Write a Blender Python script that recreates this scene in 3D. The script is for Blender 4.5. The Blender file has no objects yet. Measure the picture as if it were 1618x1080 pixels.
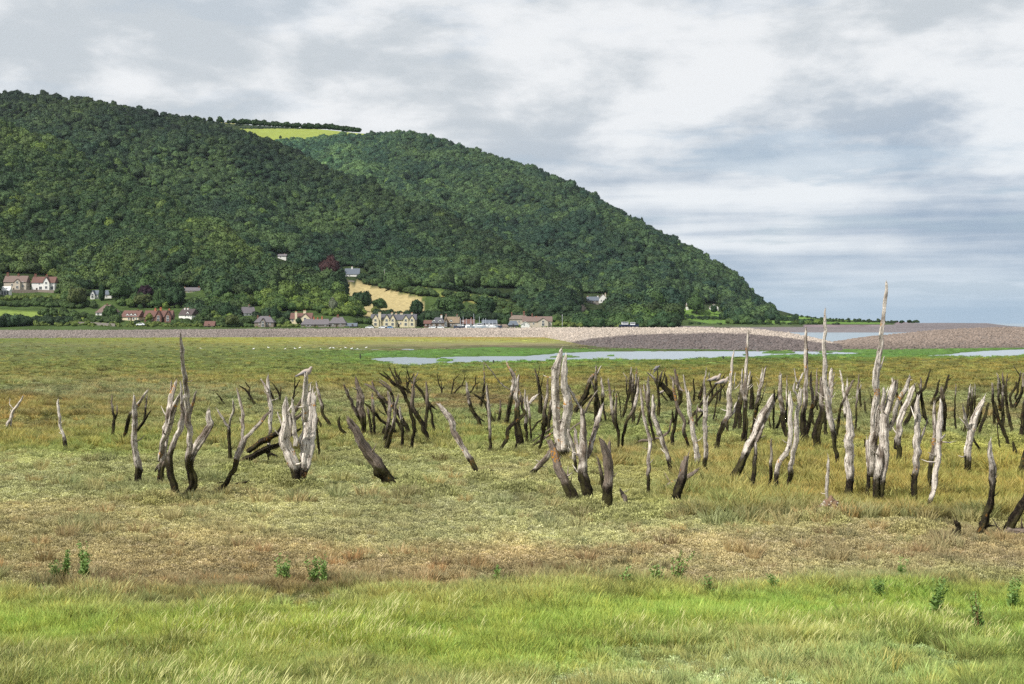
import bpy, math, random
import numpy as np
from mathutils import Vector, Matrix
rng = np.random.default_rng(7)
random.seed(7)
SC = bpy.context.scene
COL = SC.collection
F = 50.0/36.0*1618.0      # focal length in photo pixels
CH = 4.5                  # camera height
HZ = 511.0                # horizon row
CX = 809.0
R = math.radians

def W(px, py, Y):
    return ((px-CX)/F*Y, Y, CH+(HZ-py)/F*Y)
def ground_Y(py): return CH*F/(py-HZ)
def s2l(c):
    c = np.asarray(c, float)/255.0
    return np.where(c <= 0.04045, c/12.92, ((c+0.055)/1.055)**2.4)

# ---------- noise ----------
def _h(ix, iy, seed):
    n = (ix*374761393 + iy*668265263 + seed*1442695041).astype(np.int64) & 0xffffffff
    n = ((n ^ (n >> 13))*1274126177) & 0xffffffff
    n = (n ^ (n >> 16)) & 0xffffffff
    return n/4294967295.0
def vnoise(x, y, seed=0):
    x = np.asarray(x, float); y = np.asarray(y, float)
    ix = np.floor(x).astype(np.int64); iy = np.floor(y).astype(np.int64)
    fx = x-ix; fy = y-iy
    fx = fx*fx*(3-2*fx); fy = fy*fy*(3-2*fy)
    a = _h(ix, iy, seed); b = _h(ix+1, iy, seed); c = _h(ix, iy+1, seed); d = _h(ix+1, iy+1, seed)
    return (a*(1-fx)+b*fx)*(1-fy)+(c*(1-fx)+d*fx)*fy
def fbm(x, y, seed=0, oct=4):
    s = 0; a = 0.5; t = 0
    for i in range(oct):
        s = s+a*vnoise(np.asarray(x)*2**i, np.asarray(y)*2**i, seed+i*17); t += a; a *= 0.5
    return s/t*2-1
def inpoly(px, py, poly):
    px = np.asarray(px, float); py = np.asarray(py, float)
    r = np.zeros(px.shape, bool); n = len(poly); j = n-1
    for i in range(n):
        xi, yi = poly[i]; xj, yj = poly[j]
        if yi != yj:
            c = ((yi > py) != (yj > py)) & (px < (xj-xi)*(py-yi)/(yj-yi)+xi)
            r ^= c
        j = i
    return r

# ---------- mesh helpers ----------
def mesh_np(name, V, Fq, mats=(), smooth=False, cols=None, fmat=None, attrs=None):
    """V (n,3); Fq (m,k) or list of such arrays"""
    me = bpy.data.meshes.new(name)
    if not isinstance(Fq, list): Fq = [Fq]
    Fq = [np.asarray(f, np.int64) for f in Fq if len(f)]
    V = np.asarray(V, np.float32)
    me.vertices.add(len(V)); me.vertices.foreach_set('co', V.ravel())
    li = np.concatenate([f.ravel() for f in Fq]).astype(np.int32)
    cnt = np.concatenate([np.full(len(f), f.shape[1], np.int32) for f in Fq])
    me.loops.add(len(li)); me.loops.foreach_set('vertex_index', li)
    st = np.concatenate([[0], np.cumsum(cnt)[:-1]]).astype(np.int32)
    me.polygons.add(len(cnt)); me.polygons.foreach_set('loop_start', st)
    if fmat is not None: me.polygons.foreach_set('material_index', np.asarray(fmat, np.int32))
    me.update(calc_edges=True)
    if smooth: me.polygons.foreach_set('use_smooth', np.ones(len(cnt), bool))
    for m in mats: me.materials.append(m)
    if cols is not None:
        a = me.color_attributes.new('col', 'FLOAT_COLOR', 'POINT')
        c = np.ones((len(V), 4), np.float32); c[:, :3] = cols
        a.data.foreach_set('color', c.ravel())
    for k, v in (attrs or {}).items():
        a = me.attributes.new(k, 'FLOAT', 'POINT'); a.data.foreach_set('value', np.asarray(v, np.float32))
    me.validate()
    return me
def link(name, me, parent=None, loc=None):
    o = bpy.data.objects.new(name, me); COL.objects.link(o)
    if parent is not None: o.parent = parent
    if loc is not None: o.location = loc
    return o
def tag(o, label=None, cat=None, group=None, kind=None):
    if label: o['label'] = label
    if cat: o['category'] = cat
    if group: o['group'] = group
    if kind: o['kind'] = kind
    return o
class MB:
    def __init__(s): s.v = []; s.f = []
    def add(s, vs, fs):
        b = len(s.v); s.v += [tuple(p) for p in vs]; s.f += [tuple(i+b for i in f) for f in fs]
    def box(s, x0, x1, y0, y1, z0, z1):
        s.add([(x0,y0,z0),(x1,y0,z0),(x1,y1,z0),(x0,y1,z0),(x0,y0,z1),(x1,y0,z1),(x1,y1,z1),(x0,y1,z1)],
              [(0,3,2,1),(4,5,6,7),(0,1,5,4),(1,2,6,5),(2,3,7,6),(3,0,4,7)])
    def tube(s, pts, rad, n=8):
        pts = [Vector(p) for p in pts]; b = len(s.v)
        for i, p in enumerate(pts):
            d = (pts[min(i+1, len(pts)-1)]-pts[max(i-1, 0)]).normalized()
            u = d.orthogonal().normalized() if i == 0 else (u-d*u.dot(d)).normalized()
            w = d.cross(u)
            for k in range(n):
                a = 2*math.pi*k/n
                s.v.append(tuple(p+(u*math.cos(a)+w*math.sin(a))*rad[i]))
        for i in range(len(pts)-1):
            for k in range(n):
                s.f.append((b+i*n+k, b+i*n+(k+1)%n, b+(i+1)*n+(k+1)%n, b+(i+1)*n+k))
        s.f.append(tuple(b+k for k in range(n))[::-1]); s.f.append(tuple(b+(len(pts)-1)*n+k for k in range(n)))
    def build(s, name, mat, parent=None, loc=None, smooth=False):
        me = bpy.data.meshes.new(name); me.from_pydata(s.v, [], s.f); me.materials.append(mat)
        if smooth:
            me.polygons.foreach_set('use_smooth', [True]*len(me.polygons))
        me.update()
        return link(name, me, parent, loc)

# ---------- materials ----------
def newmat(name):
    m = bpy.data.materials.new(name); m.use_nodes = True
    nt = m.node_tree; b = nt.nodes['Principled BSDF']
    return m, nt, b
def plain(name, col, rough=0.8, var=0.25, scale=3.0, bump=0.0, metal=0.0):
    m, nt, b = newmat(name)
    N = nt.nodes; L = nt.links
    tc = N.new('ShaderNodeTexCoord'); no = N.new('ShaderNodeTexNoise'); no.inputs['Scale'].default_value = scale; no.inputs['Detail'].default_value = 5
    L.new(tc.outputs['Object'], no.inputs['Vector'])
    mx = N.new('ShaderNodeMix'); mx.data_type = 'RGBA'
    c = np.array(col)
    mx.inputs[6].default_value = (*np.clip(c*(1-var), 0, 1), 1); mx.inputs[7].default_value = (*np.clip(c*(1+var), 0, 1), 1)
    L.new(no.outputs['Fac'], mx.inputs[0]); L.new(mx.outputs[2], b.inputs['Base Color'])
    b.inputs['Roughness'].default_value = rough; b.inputs['Metallic'].default_value = metal
    if bump:
        bp = N.new('ShaderNodeBump'); bp.inputs['Strength'].default_value = bump
        L.new(no.outputs['Fac'], bp.inputs['Height']); L.new(bp.outputs[0], b.inputs['Normal'])
    return m
def inst_mat(name, transl=0.3, rough=0.7, gain=1.0, nscale=6.0, nvar=0.35, spec=0.3, attr_type='INSTANCER'):
    """material whose colour is the 'col' attribute carried by each instance"""
    m, nt, b = newmat(name); N = nt.nodes; L = nt.links
    at = N.new('ShaderNodeAttribute'); at.attribute_name = 'col'; at.attribute_type = attr_type
    tc = N.new('ShaderNodeTexCoord'); no = N.new('ShaderNodeTexNoise'); no.inputs['Scale'].default_value = nscale; no.inputs['Detail'].default_value = 3
    L.new(tc.outputs['Object'], no.inputs['Vector'])
    mr = N.new('ShaderNodeMapRange'); mr.inputs[1].default_value = 0.3; mr.inputs[2].default_value = 0.7
    mr.inputs[3].default_value = gain*(1-nvar); mr.inputs[4].default_value = gain*(1+nvar)
    L.new(no.outputs['Fac'], mr.inputs[0])
    vm = N.new('ShaderNodeVectorMath'); vm.operation = 'SCALE'
    L.new(at.outputs['Color'], vm.inputs[0]); L.new(mr.outputs[0], vm.inputs['Scale'])
    L.new(vm.outputs[0], b.inputs['Base Color']); b.inputs['Roughness'].default_value = rough
    b.inputs['Specular IOR Level'].default_value = spec
    if transl > 0:
        tr = N.new('ShaderNodeBsdfTranslucent'); ms = N.new('ShaderNodeMixShader'); ms.inputs[0].default_value = transl
        L.new(vm.outputs[0], tr.inputs['Color']); L.new(b.outputs[0], ms.inputs[1]); L.new(tr.outputs[0], ms.inputs[2])
        L.new(ms.outputs[0], N['Material Output'].inputs['Surface'])
    return m

# ---------- instanced stuff ----------
def scatter(name, pos, rot, scl, idx, col, protos, label, cat):
    """one object: points carrying col / rot / scl, each an instance of one of protos (meshes)"""
    n = len(pos)
    me = bpy.data.meshes.new(name)
    me.vertices.add(n); me.vertices.foreach_set('co', np.asarray(pos, np.float32).ravel())
    def at(k, t, v, f):
        a = me.attributes.new(k, t, 'POINT'); a.data.foreach_set(f, np.asarray(v, np.float32 if t != 'INT' else np.int32).ravel())
    at('rot', 'FLOAT_VECTOR', rot, 'vector'); at('scl', 'FLOAT_VECTOR', scl, 'vector'); at('idx', 'INT', idx, 'value')
    at('col', 'FLOAT_VECTOR', col, 'vector')
    o = link(name, me); tag(o, label, cat, kind='stuff')
    pc = bpy.data.collections.new(name+'_kinds')
    for i, p in enumerate(protos):
        q = bpy.data.objects.new('%s_kind_%02d' % (name, i), p); pc.objects.link(q)
    ng = bpy.data.node_groups.new(name+'_nodes', 'GeometryNodeTree')
    ng.interface.new_socket('Geometry', in_out='INPUT', socket_type='NodeSocketGeometry')
    ng.interface.new_socket('Geometry', in_out='OUTPUT', socket_type='NodeSocketGeometry')
    N = ng.nodes; L = ng.links
    gi = N.new('NodeGroupInput'); go = N.new('NodeGroupOutput')
    ci = N.new('GeometryNodeCollectionInfo'); ci.inputs['Collection'].default_value = pc
    ci.inputs['Separate Children'].default_value = True; ci.inputs['Reset Children'].default_value = True
    ip = N.new('GeometryNodeInstanceOnPoints'); ip.inputs['Pick Instance'].default_value = True
    mp = N.new('GeometryNodeMeshToPoints')
    def na(k, t):
        a = N.new('GeometryNodeInputNamedAttribute'); a.data_type = t; a.inputs['Name'].default_value = k; return a
    e2r = N.new('FunctionNodeEulerToRotation')
    L.new(na('rot', 'FLOAT_VECTOR').outputs[0], e2r.inputs[0])
    L.new(gi.outputs[0], mp.inputs['Mesh']); L.new(mp.outputs[0], ip.inputs['Points'])
    L.new(ci.outputs[0], ip.inputs['Instance'])
    L.new(na('idx', 'INT').outputs[0], ip.inputs['Instance Index'])
    L.new(e2r.outputs[0], ip.inputs['Rotation']); L.new(na('scl', 'FLOAT_VECTOR').outputs[0], ip.inputs['Scale'])
    L.new(ip.outputs[0], go.inputs[0])
    md = o.modifiers.new('scatter', 'NODES'); md.node_group = ng
    return o
SUNE=5.0; HAZE=0.000022; EXPO=0.2; OFF1=3.0; OFF2=12.0; DEN=False
# ================= marsh ground =================
WATER = [
 [(588,566.5),(602,565.2),(640,564.2),(690,566),(700,564),(760,563),(830,562.5),(860,560.2),(880,558),(940,555.6),(1000,555),(1100,555),(1200,554.8),(1300,555.2),(1332,556.6),(1380,558),(1340,560),(1290,560.4),(1230,561),(1200,564),(1150,565),(1100,567.5),(1060,569),(1000,569),(930,568),(880,570),(800,572),(740,573),(690,574.5),(655,577.5),(630,577),(612,572),(586,569.5)],
 [(1438,563.2),(1470,561),(1500,560),(1520,557),(1560,554.2),(1618,551.8),(1900,551),(1900,558),(1618,560.5),(1600,563),(1560,564.2),(1500,563)],
 [(356,574.6),(366,573),(388,573.4),(384,575.2)],
 [(622,552.4),(640,551.2),(662,551.6),(650,553.6)],
 [(545,552.6),(560,551.8),(600,552.2),(600,553.4)],
]
ISLES = [[(866,564.2),(880,562.6),(905,562.8),(916,564),(900,565),(870,565.2)],
         [(688,570.5),(700,567),(716,567.5),(720,569.5),(705,571.6)],
         [(955,562.6),(968,561.8),(975,562.8)],
         [(1198,558.4),(1215,555.8),(1240,555.8),(1262,557.4),(1240,558.8)],
         [(1170,561.6),(1176,560.8),(1186,561.6)],[(1288,557.8),(1310,556.8),(1320,557.8)]]
LIME = [[(1285,562),(1300,553),(1400,551),(1520,549.5),(1618,549.5),(1618,551.6),(1560,554),(1520,557),(1500,560),(1438,563.2),(1380,566),(1300,565)],
        [(780,549),(860,552),(940,553),(945,555.5),(880,558),(850,560.5),(700,564),(600,565),(560,562),(600,556),(700,553)],
        [(1195,562),(1290,561),(1290,565),(1190,566)]]
def in_any(px, py, polys):
    r = np.zeros(np.shape(px), bool)
    for p in polys: r |= inpoly(px, py, p)
    return r
def is_water(px, py):
    j = 0.35*fbm(np.asarray(px)/9.0, np.asarray(py)*1.7, 91, 3)
    return in_any(px, py+j, WATER) & ~in_any(px, py+j, ISLES)

ROWS = [ # photo row: colours at x = 0, 400, 809, 1214, 1618
 (526,[(128,138,52),(150,150,52),(196,150,74),(120,112,60),(120,112,60)]),
 (533,[(120,134,44),(160,162,46),(192,156,78),(118,112,60),(118,112,60)]),
 (538,[(112,130,44),(158,160,44),(166,174,48),(110,110,60),(80,110,40)]),
 (545,[(122,128,80),(136,138,68),(158,146,112),(100,100,60),(80,110,40)]),
 (550,[(110,120,60),(132,140,66),(112,98,84),(78,100,44),(80,130,36)]),
 (556,[(108,120,62),(110,124,58),(84,132,34),(74,116,32),(88,150,30)]),
 (563,[(112,118,56),(104,118,52),(84,136,34),(84,120,36),(112,134,34)]),
 (570,[(110,120,54),(108,120,50),(90,142,34),(98,112,34),(122,116,36)]),
 (582,[(118,122,54),(112,124,52),(112,124,46),(120,120,42),(126,122,42)]),
 (600,[(122,124,60),(126,126,52),(124,122,46),(122,118,44),(118,118,46)]),
 (612,[(124,128,84),(126,122,58),(124,116,50),(120,114,48),(122,114,48)]),
 (622,[(122,126,82),(126,130,84),(122,120,60),(116,118,60),(112,118,50)]),
 (636,[(122,106,40),(128,132,84),(126,104,60),(124,128,74),(128,130,82)]),
 (652,[(128,118,44),(124,128,74),(124,136,84),(122,126,70),(122,112,66)]),
 (668,[(146,144,86),(128,130,72),(126,138,80),(128,138,80),(128,132,76)]),
 (690,[(140,140,56),(136,138,60),(128,136,58),(130,138,84),(130,136,72)]),
 (706,[(132,142,54),(142,144,76),(140,140,82),(136,138,72),(144,144,54)]),
 (725,[(144,146,86),(146,148,88),(144,144,86),(146,140,56),(150,146,50)]),
 (760,[(146,148,96),(146,148,94),(146,146,96),(154,152,66),(170,162,56)]),
 (800,[(150,140,92),(150,148,96),(148,150,100),(154,152,72),(164,160,62)]),
 (832,[(152,142,96),(154,148,100),(150,150,104),(152,148,100),(150,140,90)]),
 (858,[(152,138,94),(154,142,96),(156,140,94),(156,144,102),(156,138,98)]),
 (880,[(150,136,94),(150,132,92),(150,132,92),(150,138,98),(152,136,98)]),
 (905,[(146,140,96),(146,132,90),(146,138,92),(146,142,92),(148,142,96)]),
 (925,[(138,148,88),(140,140,86),(142,140,84),(136,146,84),(146,144,84)]),
 (950,[(132,150,70),(136,152,76),(138,150,82),(128,156,68),(132,154,70)]),
 (985,[(128,154,58),(142,164,62),(130,156,58),(134,168,58),(126,158,58)]),
 (1020,[(124,148,58),(144,162,66),(128,156,56),(142,158,88),(128,160,58)]),
 (1050,[(124,136,76),(134,152,72),(140,152,96),(146,158,108),(124,152,74)]),
 (1090,[(126,138,82),(124,144,72),(144,156,106),(148,162,114),(126,150,74)]),
 (2200,[(120,140,70),(120,148,60),(130,150,80),(130,150,80),(120,156,60)]),
]
_rp = np.array([r[0] for r in ROWS], float)
_rc = s2l(np.array([r[1] for r in ROWS], float))      # rows,5,3
_rx = np.array([0, 400, 809, 1214, 1618], float)
def zone(px, py, warp=1.0):
    px = np.asarray(px, float); py = np.asarray(py, float)
    Y = CH*F/(py-HZ); X = (px-CX)/F*Y
    k = np.clip((py-HZ), 0, 400)
    w = fbm(X/7.0, Y/9.0, 3, 4)
    q = py+warp*(k*0.10*w+k*0.13*fbm(X/11.0+31, Y/6.0, 4, 3)+k*0.07*fbm(X/1.6, Y/2.2, 6, 2))
    q = np.clip(q, 527, 2100)
    j = np.clip(np.searchsorted(_rp, q)-1, 0, len(_rp)-2); t = (q-_rp[j])/(_rp[j+1]-_rp[j])
    xx = np.clip(px+90*fbm(X/12.0+40, Y/12.0, 5, 3), 0, 1617.9)
    i = np.clip(np.searchsorted(_rx, xx, 'right')-1, 0, 3); u = (xx-_rx[i])/(_rx[i+1]-_rx[i])
    t = t[..., None]; u = u[..., None]
    c = (_rc[j, i]*(1-t)+_rc[j+1, i]*t)*(1-u)+(_rc[j, i+1]*(1-t)+_rc[j+1, i+1]*t)*u
    lime = in_any(px, py, LIME) | (is_near_isle(px, py))
    c = np.where(lime[..., None], s2l((92, 138, 46)), c)
    # patches of their own colour: rust, straw and fresh green
    a = fbm(X/3.1, Y/5.0, 11, 4)[..., None]; b = fbm(X/1.3+9, Y/1.7, 12, 3)[..., None]
    c = c*(1+0.24*a+0.16*b)
    lm = 1-lime[..., None]*0.9
    g = np.clip(fbm(X/5.0+77, Y/8.0, 14, 4)-0.1, 0, 0.5)[..., None]*1.1*lm
    c = c*(1-g)+g*c*np.array([0.80, 0.98, 0.72])
    rr = np.clip(fbm(X/4.0+177, Y/6.0, 15, 4)-0.1, 0, 0.5)[..., None]*(0.7*lm)*np.where(py < 650, 0.3, 1.0)[..., None]
    c = c*(1-rr)+rr*c*np.array([1.10, 0.88, 0.75])
    lum = (c*np.array([0.3, 0.6, 0.1])).sum(-1, keepdims=True)
    c = (c*0.76+lum*0.24)*np.array([1.0, 1.0, 0.85])
    return np.clip(c, 0.004, 1)
def is_near_isle(px, py): return in_any(px, py, ISLES)

def gheight(px, py):
    """marsh relief above the mean level, lower where water stands"""
    Y = CH*F/(np.asarray(py, float)-HZ); X = (np.asarray(px, float)-CX)/F*Y
    h = 0.05*fbm(X/1.1, Y/1.1, 21, 3)+0.10*fbm(X/5.0, Y/5.0, 22, 3)
    h = h+0.16*np.clip(fbm(X/6.0, Y/3.5, 23, 2), 0, 1)*np.clip((Y-55)/30, 0, 1)
    h = h+0.06
    far = np.clip((Y-140)/60, 0, 1)
    h = h*(1-far)+far*(0.08+0.05*fbm(X/6, Y/6, 24, 3)+0.02)
    return h, X, Y
def gz(px, py):
    h, X, Y = gheight(np.array([float(px)]), np.array([float(py)])); return float(h[0])

ys = [1900.0]
while ys[-1] > 521: ys.append(ys[-1]-max(0.42, (ys[-1]-HZ)*0.011))
ys = np.array(ys); xs = np.arange(-760, 2400, 5.0)
PX, PY = np.meshgrid(xs, ys)
h, X, Y = gheight(PX, PY)
wat = is_water(PX, PY)
h = np.where(wat, -0.35, h)
BLX = [-700,0,250,600,860,892,920,960,1060,1180,1290,1320,1400,1500,1618,2300]; BLY = [540,535.2,534,533,534,540.5,546.5,551.5,554,555,555.5,553,554.6,552,551,553]
h = np.where(PY < np.interp(PX, BLX, BLY)-2.5, -1.5, h)
Vg = np.stack([X, Y, h], -1).reshape(-1, 3)
cg = zone(PX, PY)
mud = s2l((96, 88, 70))
cg = np.where(wat[..., None], mud, cg)*0.62
nr, nc = PX.shape
ii = np.arange(nr*nc).reshape(nr, nc)
Fg = np.stack([ii[:-1, :-1].ravel(), ii[:-1, 1:].ravel(), ii[1:, 1:].ravel(), ii[1:, :-1].ravel()], 1)
m_ground, nt, b = newmat('marsh_turf')
N = nt.nodes; L = nt.links
at = N.new('ShaderNodeAttribute'); at.attribute_name = 'col'
geo = N.new('ShaderNodeNewGeometry')
n1 = N.new('ShaderNodeTexNoise'); n1.inputs['Scale'].default_value = 9.0; n1.inputs['Detail'].default_value = 8; n1.inputs['Roughness'].default_value = 0.7
L.new(geo.outputs['Position'], n1.inputs['Vector'])
mr = N.new('ShaderNodeMapRange'); mr.inputs[1].default_value = 0.3; mr.inputs[2].default_value = 0.7; mr.inputs[3].default_value = 0.45; mr.inputs[4].default_value = 1.5
L.new(n1.outputs['Fac'], mr.inputs[0])
vm = N.new('ShaderNodeVectorMath'); vm.operation = 'SCALE'; L.new(at.outputs['Color'], vm.inputs[0]); L.new(mr.outputs[0], vm.inputs['Scale'])
L.new(vm.outputs[0], b.inputs['Base Color']); b.inputs['Roughness'].default_value = 0.95; b.inputs['Specular IOR Level'].default_value = 0.1
bp = N.new('ShaderNodeBump'); bp.inputs['Distance'].default_value = 0.08; bp.inputs['Strength'].default_value = 0.8
L.new(n1.outputs['Fac'], bp.inputs['Height']); L.new(bp.outputs[0], b.inputs['Normal'])
g = link('ground', mesh_np('ground', Vg, Fg, [m_ground], True, cg.reshape(-1, 3))); tag(g, 'flat salt marsh ground of olive and rust patches', kind='structure')

# ---------- water ----------
def water_mat(name, col, rough, scale, strength):
    m, nt, b = newmat(name); N = nt.nodes; L = nt.links
    b.inputs['Base Color'].default_value = (*col, 1); b.inputs['Roughness'].default_value = rough; b.inputs['IOR'].default_value = 1.33
    geo = N.new('ShaderNodeNewGeometry'); no = N.new('ShaderNodeTexNoise'); no.inputs['Scale'].default_value = scale; no.inputs['Detail'].default_value = 4
    L.new(geo.outputs['Position'], no.inputs['Vector'])
    bp = N.new('ShaderNodeBump'); bp.inputs['Strength'].default_value = strength; bp.inputs['Distance'].default_value = 0.05
    L.new(no.outputs['Fac'], bp.inputs['Height']); L.new(bp.outputs[0], b.inputs['Normal'])
    return m
m_pool = water_mat('pool_water', (0.26, 0.31, 0.36), 0.26, 5.0, 0.12)
m_sea = water_mat('sea_water', (0.16, 0.23, 0.27), 0.15, 0.35, 0.06)
o = link('water', mesh_np('water', [(-190,60,-0.03),(330,60,-0.03),(330,345,-0.03),(-190,345,-0.03)], np.array([[0,1,2,3]]), [m_pool]))
tag(o, 'pale water lying in the marsh channels and pools', kind='structure')
o = link('sea', mesh_np('sea', [(-26000,345.1,-0.12),(26000,345.1,-0.12),(40000,60000,-0.12),(-40000,60000,-0.12)], np.array([[0,1,2,3]]), [m_sea]))
tag(o, 'calm pale blue sea and the harbour lagoon behind the shingle', kind='structure')

# ---------- shingle banks ----------
def bank(name, pxs, base, crest, Dc, colf, label, rows=26, prof=0.7, back=40, step=3.0):
    px = np.arange(pxs[0], pxs[-1]+0.1, step)
    pb = np.interp(px, [p[0] for p in base], [p[1] for p in base])
    pc = np.interp(px, [p[0] for p in crest], [p[1] for p in crest])
    dc = np.interp(px, [p[0] for p in Dc], [p[1] for p in Dc])
    Yb = CH*F/(pb-HZ)
    Z = []; 
    for k in range(rows+8):
        if k <= rows:
            v = k/rows; Yk = Yb+(dc-Yb)*v
            zc = CH+(HZ-pc)/F*dc
            z = -0.15+(zc+0.15)*(v**prof)
            z = z+0.22*fbm(px/40.0+v*2.2, Yk/9.0, 31, 3)*min(1, 4*v)*(1-0.85*v)*np.clip(zc, 0, 3)
        else:
            v = (k-rows)/7.0; Yk = dc+back*v; z = zc*(1-v**1.5)-0.8*v
        Z.append(np.stack([(px-CX)/F*Yk, Yk, z], -1))
    V = np.stack(Z); nr, nc = V.shape[:2]
    ii = np.arange(nr*nc).reshape(nr, nc)
    Fq = np.stack([ii[:-1, :-1].ravel(), ii[:-1, 1:].ravel(), ii[1:, 1:].ravel(), ii[1:, :-1].ravel()], 1)
    P = V.reshape(-1, 3); qx = P[:, 0]/P[:, 1]*F+CX; qy = HZ-(P[:, 2]-CH)/P[:, 1]*F
    c = colf(qx, qy, P)
    o = link(name, mesh_np(name, V.reshape(-1, 3), Fq, [m_shingle], True, c*0.7)); tag(o, label, kind='structure')
    # stones on the seaward face
    A = V[:-1, :-1][:rows+1]; B = V[1:, 1:][:rows+1]; C2 = V[:-1, 1:][:rows+1]
    return V, rows
m_shingle, nt, b = newmat('shingle')
N = nt.nodes; L = nt.links
at = N.new('ShaderNodeAttribute'); at.attribute_name = 'col'
geo = N.new('ShaderNodeNewGeometry'); vo = N.new('ShaderNodeTexVoronoi'); vo.inputs['Scale'].default_value = 2.2
L.new(geo.outputs['Position'], vo.inputs['Vector'])
sx = N.new('ShaderNodeSeparateColor'); L.new(vo.outputs['Color'], sx.inputs[0])
mr = N.new('ShaderNodeMapRange'); mr.inputs[3].default_value = 0.5; mr.inputs[4].default_value = 1.3; L.new(sx.outputs[0], mr.inputs[0])
vm = N.new('ShaderNodeVectorMath'); vm.operation = 'SCALE'; L.new(at.outputs['Color'], vm.inputs[0]); L.new(mr.outputs[0], vm.inputs['Scale'])
L.new(vm.outputs[0], b.inputs['Base Color']); b.inputs['Roughness'].default_value = 0.95
bp = N.new('ShaderNodeBump'); bp.inputs['Distance'].default_value = 0.2; bp.inputs['Strength'].default_value = 0.8; bp.invert = True
L.new(vo.outputs['Distance'], bp.inputs['Height']); L.new(bp.outputs[0], b.inputs['Normal'])

def col_left(qx, qy, P):
    n = fbm(P[:, 0]/14.0, P[:, 1]/6.0, 41, 4)
    t = np.clip((qx-430+60*n)/420, 0, 1)[:, None]
    c = s2l((138, 128, 122))*(1-t)+s2l((182, 170, 158))*t  # sunlit stretch of the ridge, painted as paler stone to the right
    c = c*(1+0.12*n[:, None])
    tl = np.clip(fbm(P[:, 0]/30.0, P[:, 1]/1.6, 47, 3)-0.15, 0, 1)[:, None]
    c = c*(1-0.55*tl)
    # cloud shadow over the low shelf, painted as a darker stone colour
    lim = np.interp(qx, [870, 900, 930, 960, 1000, 1060, 1120, 1180, 1230, 1290, 1400], [560, 541, 536, 532, 529.5, 526.5, 525, 527, 532, 541, 545])
    d = np.clip((qy-lim)/1.6+1.2*n, 0, 1)[:, None]
    c = c*(1-d)+s2l((108, 99, 97))*d
    return c
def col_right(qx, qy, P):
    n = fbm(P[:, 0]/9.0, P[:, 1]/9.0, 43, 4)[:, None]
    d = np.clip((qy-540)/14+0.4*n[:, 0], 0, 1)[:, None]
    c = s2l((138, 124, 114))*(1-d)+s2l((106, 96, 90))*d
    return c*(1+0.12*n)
def col_far(qx, qy, P):
    n = fbm(P[:, 0]/60.0, P[:, 1]/4.0, 45, 4)[:, None]
    return s2l((128, 120, 122))*(1+0.3*n)
banks = []
banks.append(bank('shingle_ridge', (-700, 1335),
  [(-700,540),(0,535.2),(250,534),(600,532.6),(700,533),(860,533.5),(892,540),(920,546),(960,551),(1060,553.5),(1180,555),(1290,555.5),(1335,556)],
  [(-700,522.5),(0,522),(200,521.6),(400,520),(560,519.2),(700,518.9),(820,518),(900,517.4),(1000,517.6),(1100,517.6),(1190,519.4),(1240,525),(1290,535),(1322,543),(1335,553)],
  [(-700,480),(500,505),(620,510),(860,485),(1100,400),(1240,330),(1300,290),(1335,255)], col_left, 'long grey and pale pink shingle ridge across the back of the marsh', prof=0.8))
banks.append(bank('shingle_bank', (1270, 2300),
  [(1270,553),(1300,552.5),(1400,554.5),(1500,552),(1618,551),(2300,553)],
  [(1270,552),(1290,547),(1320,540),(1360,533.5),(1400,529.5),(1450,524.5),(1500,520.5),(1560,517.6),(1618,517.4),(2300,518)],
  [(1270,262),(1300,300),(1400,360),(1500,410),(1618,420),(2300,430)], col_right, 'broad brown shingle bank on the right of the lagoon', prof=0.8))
banks.append(bank('shingle_spit', (1130, 1680),
  [(1130,523),(1200,524.8),(1400,525),(1500,524.5),(1600,523),(1680,522.5)],
  [(1130,517.5),(1300,516.8),(1390,515.6),(1430,510.6),(1480,510),(1560,510.6),(1590,514.5),(1640,518),(1680,520.5)],
  [(1130,800),(1500,850),(1600,890),(1680,930)], col_far, 'low far shingle spit beyond the lagoon', prof=0.8, back=60))

# pebbles lying on the banks
def ico(sub, seed, amp=0.25, squash=0.65):
    import bmesh
    bm = bmesh.new(); bmesh.ops.create_icosphere(bm, subdivisions=sub, radius=0.5)
    r = random.Random(seed); ph = [r.uniform(0, 6.28) for _ in range(6)]
    for v in bm.verts:
        c = v.co; k = 1+amp*(math.sin(c.x*5+ph[0])*math.cos(c.y*4+ph[1])+0.5*math.sin(c.z*7+ph[2]))
        v.co = Vector((c.x*k, c.y*k*0.8, c.z*k*squash))
    me = bpy.data.meshes.new('stone'); bm.to_mesh(me); bm.free()
    return me
m_stone = inst_mat('stone', 0.0, 0.85, 1.0, 5.0, 0.2)
stones = [ico(1, 1), ico(1, 2), ico(1, 3, 0.35, 0.5)]
for s_ in stones: s_.materials.append(m_stone); s_.polygons.foreach_set('use_smooth', [True]*len(s_.polygons))
pp = []; cc = []
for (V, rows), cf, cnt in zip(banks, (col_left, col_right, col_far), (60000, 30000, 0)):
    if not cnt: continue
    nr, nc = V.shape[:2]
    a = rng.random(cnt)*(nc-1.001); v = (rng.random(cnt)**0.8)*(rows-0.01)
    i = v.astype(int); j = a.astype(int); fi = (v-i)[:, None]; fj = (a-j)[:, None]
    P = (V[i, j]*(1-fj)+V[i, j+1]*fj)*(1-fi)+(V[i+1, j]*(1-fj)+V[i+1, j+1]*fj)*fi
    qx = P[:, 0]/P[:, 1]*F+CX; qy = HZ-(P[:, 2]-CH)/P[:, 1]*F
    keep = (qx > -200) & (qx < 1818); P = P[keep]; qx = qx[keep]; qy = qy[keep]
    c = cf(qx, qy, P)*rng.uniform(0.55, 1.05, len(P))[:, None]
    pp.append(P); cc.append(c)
P = np.concatenate(pp); c = np.concatenate(cc); n = len(P)
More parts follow.
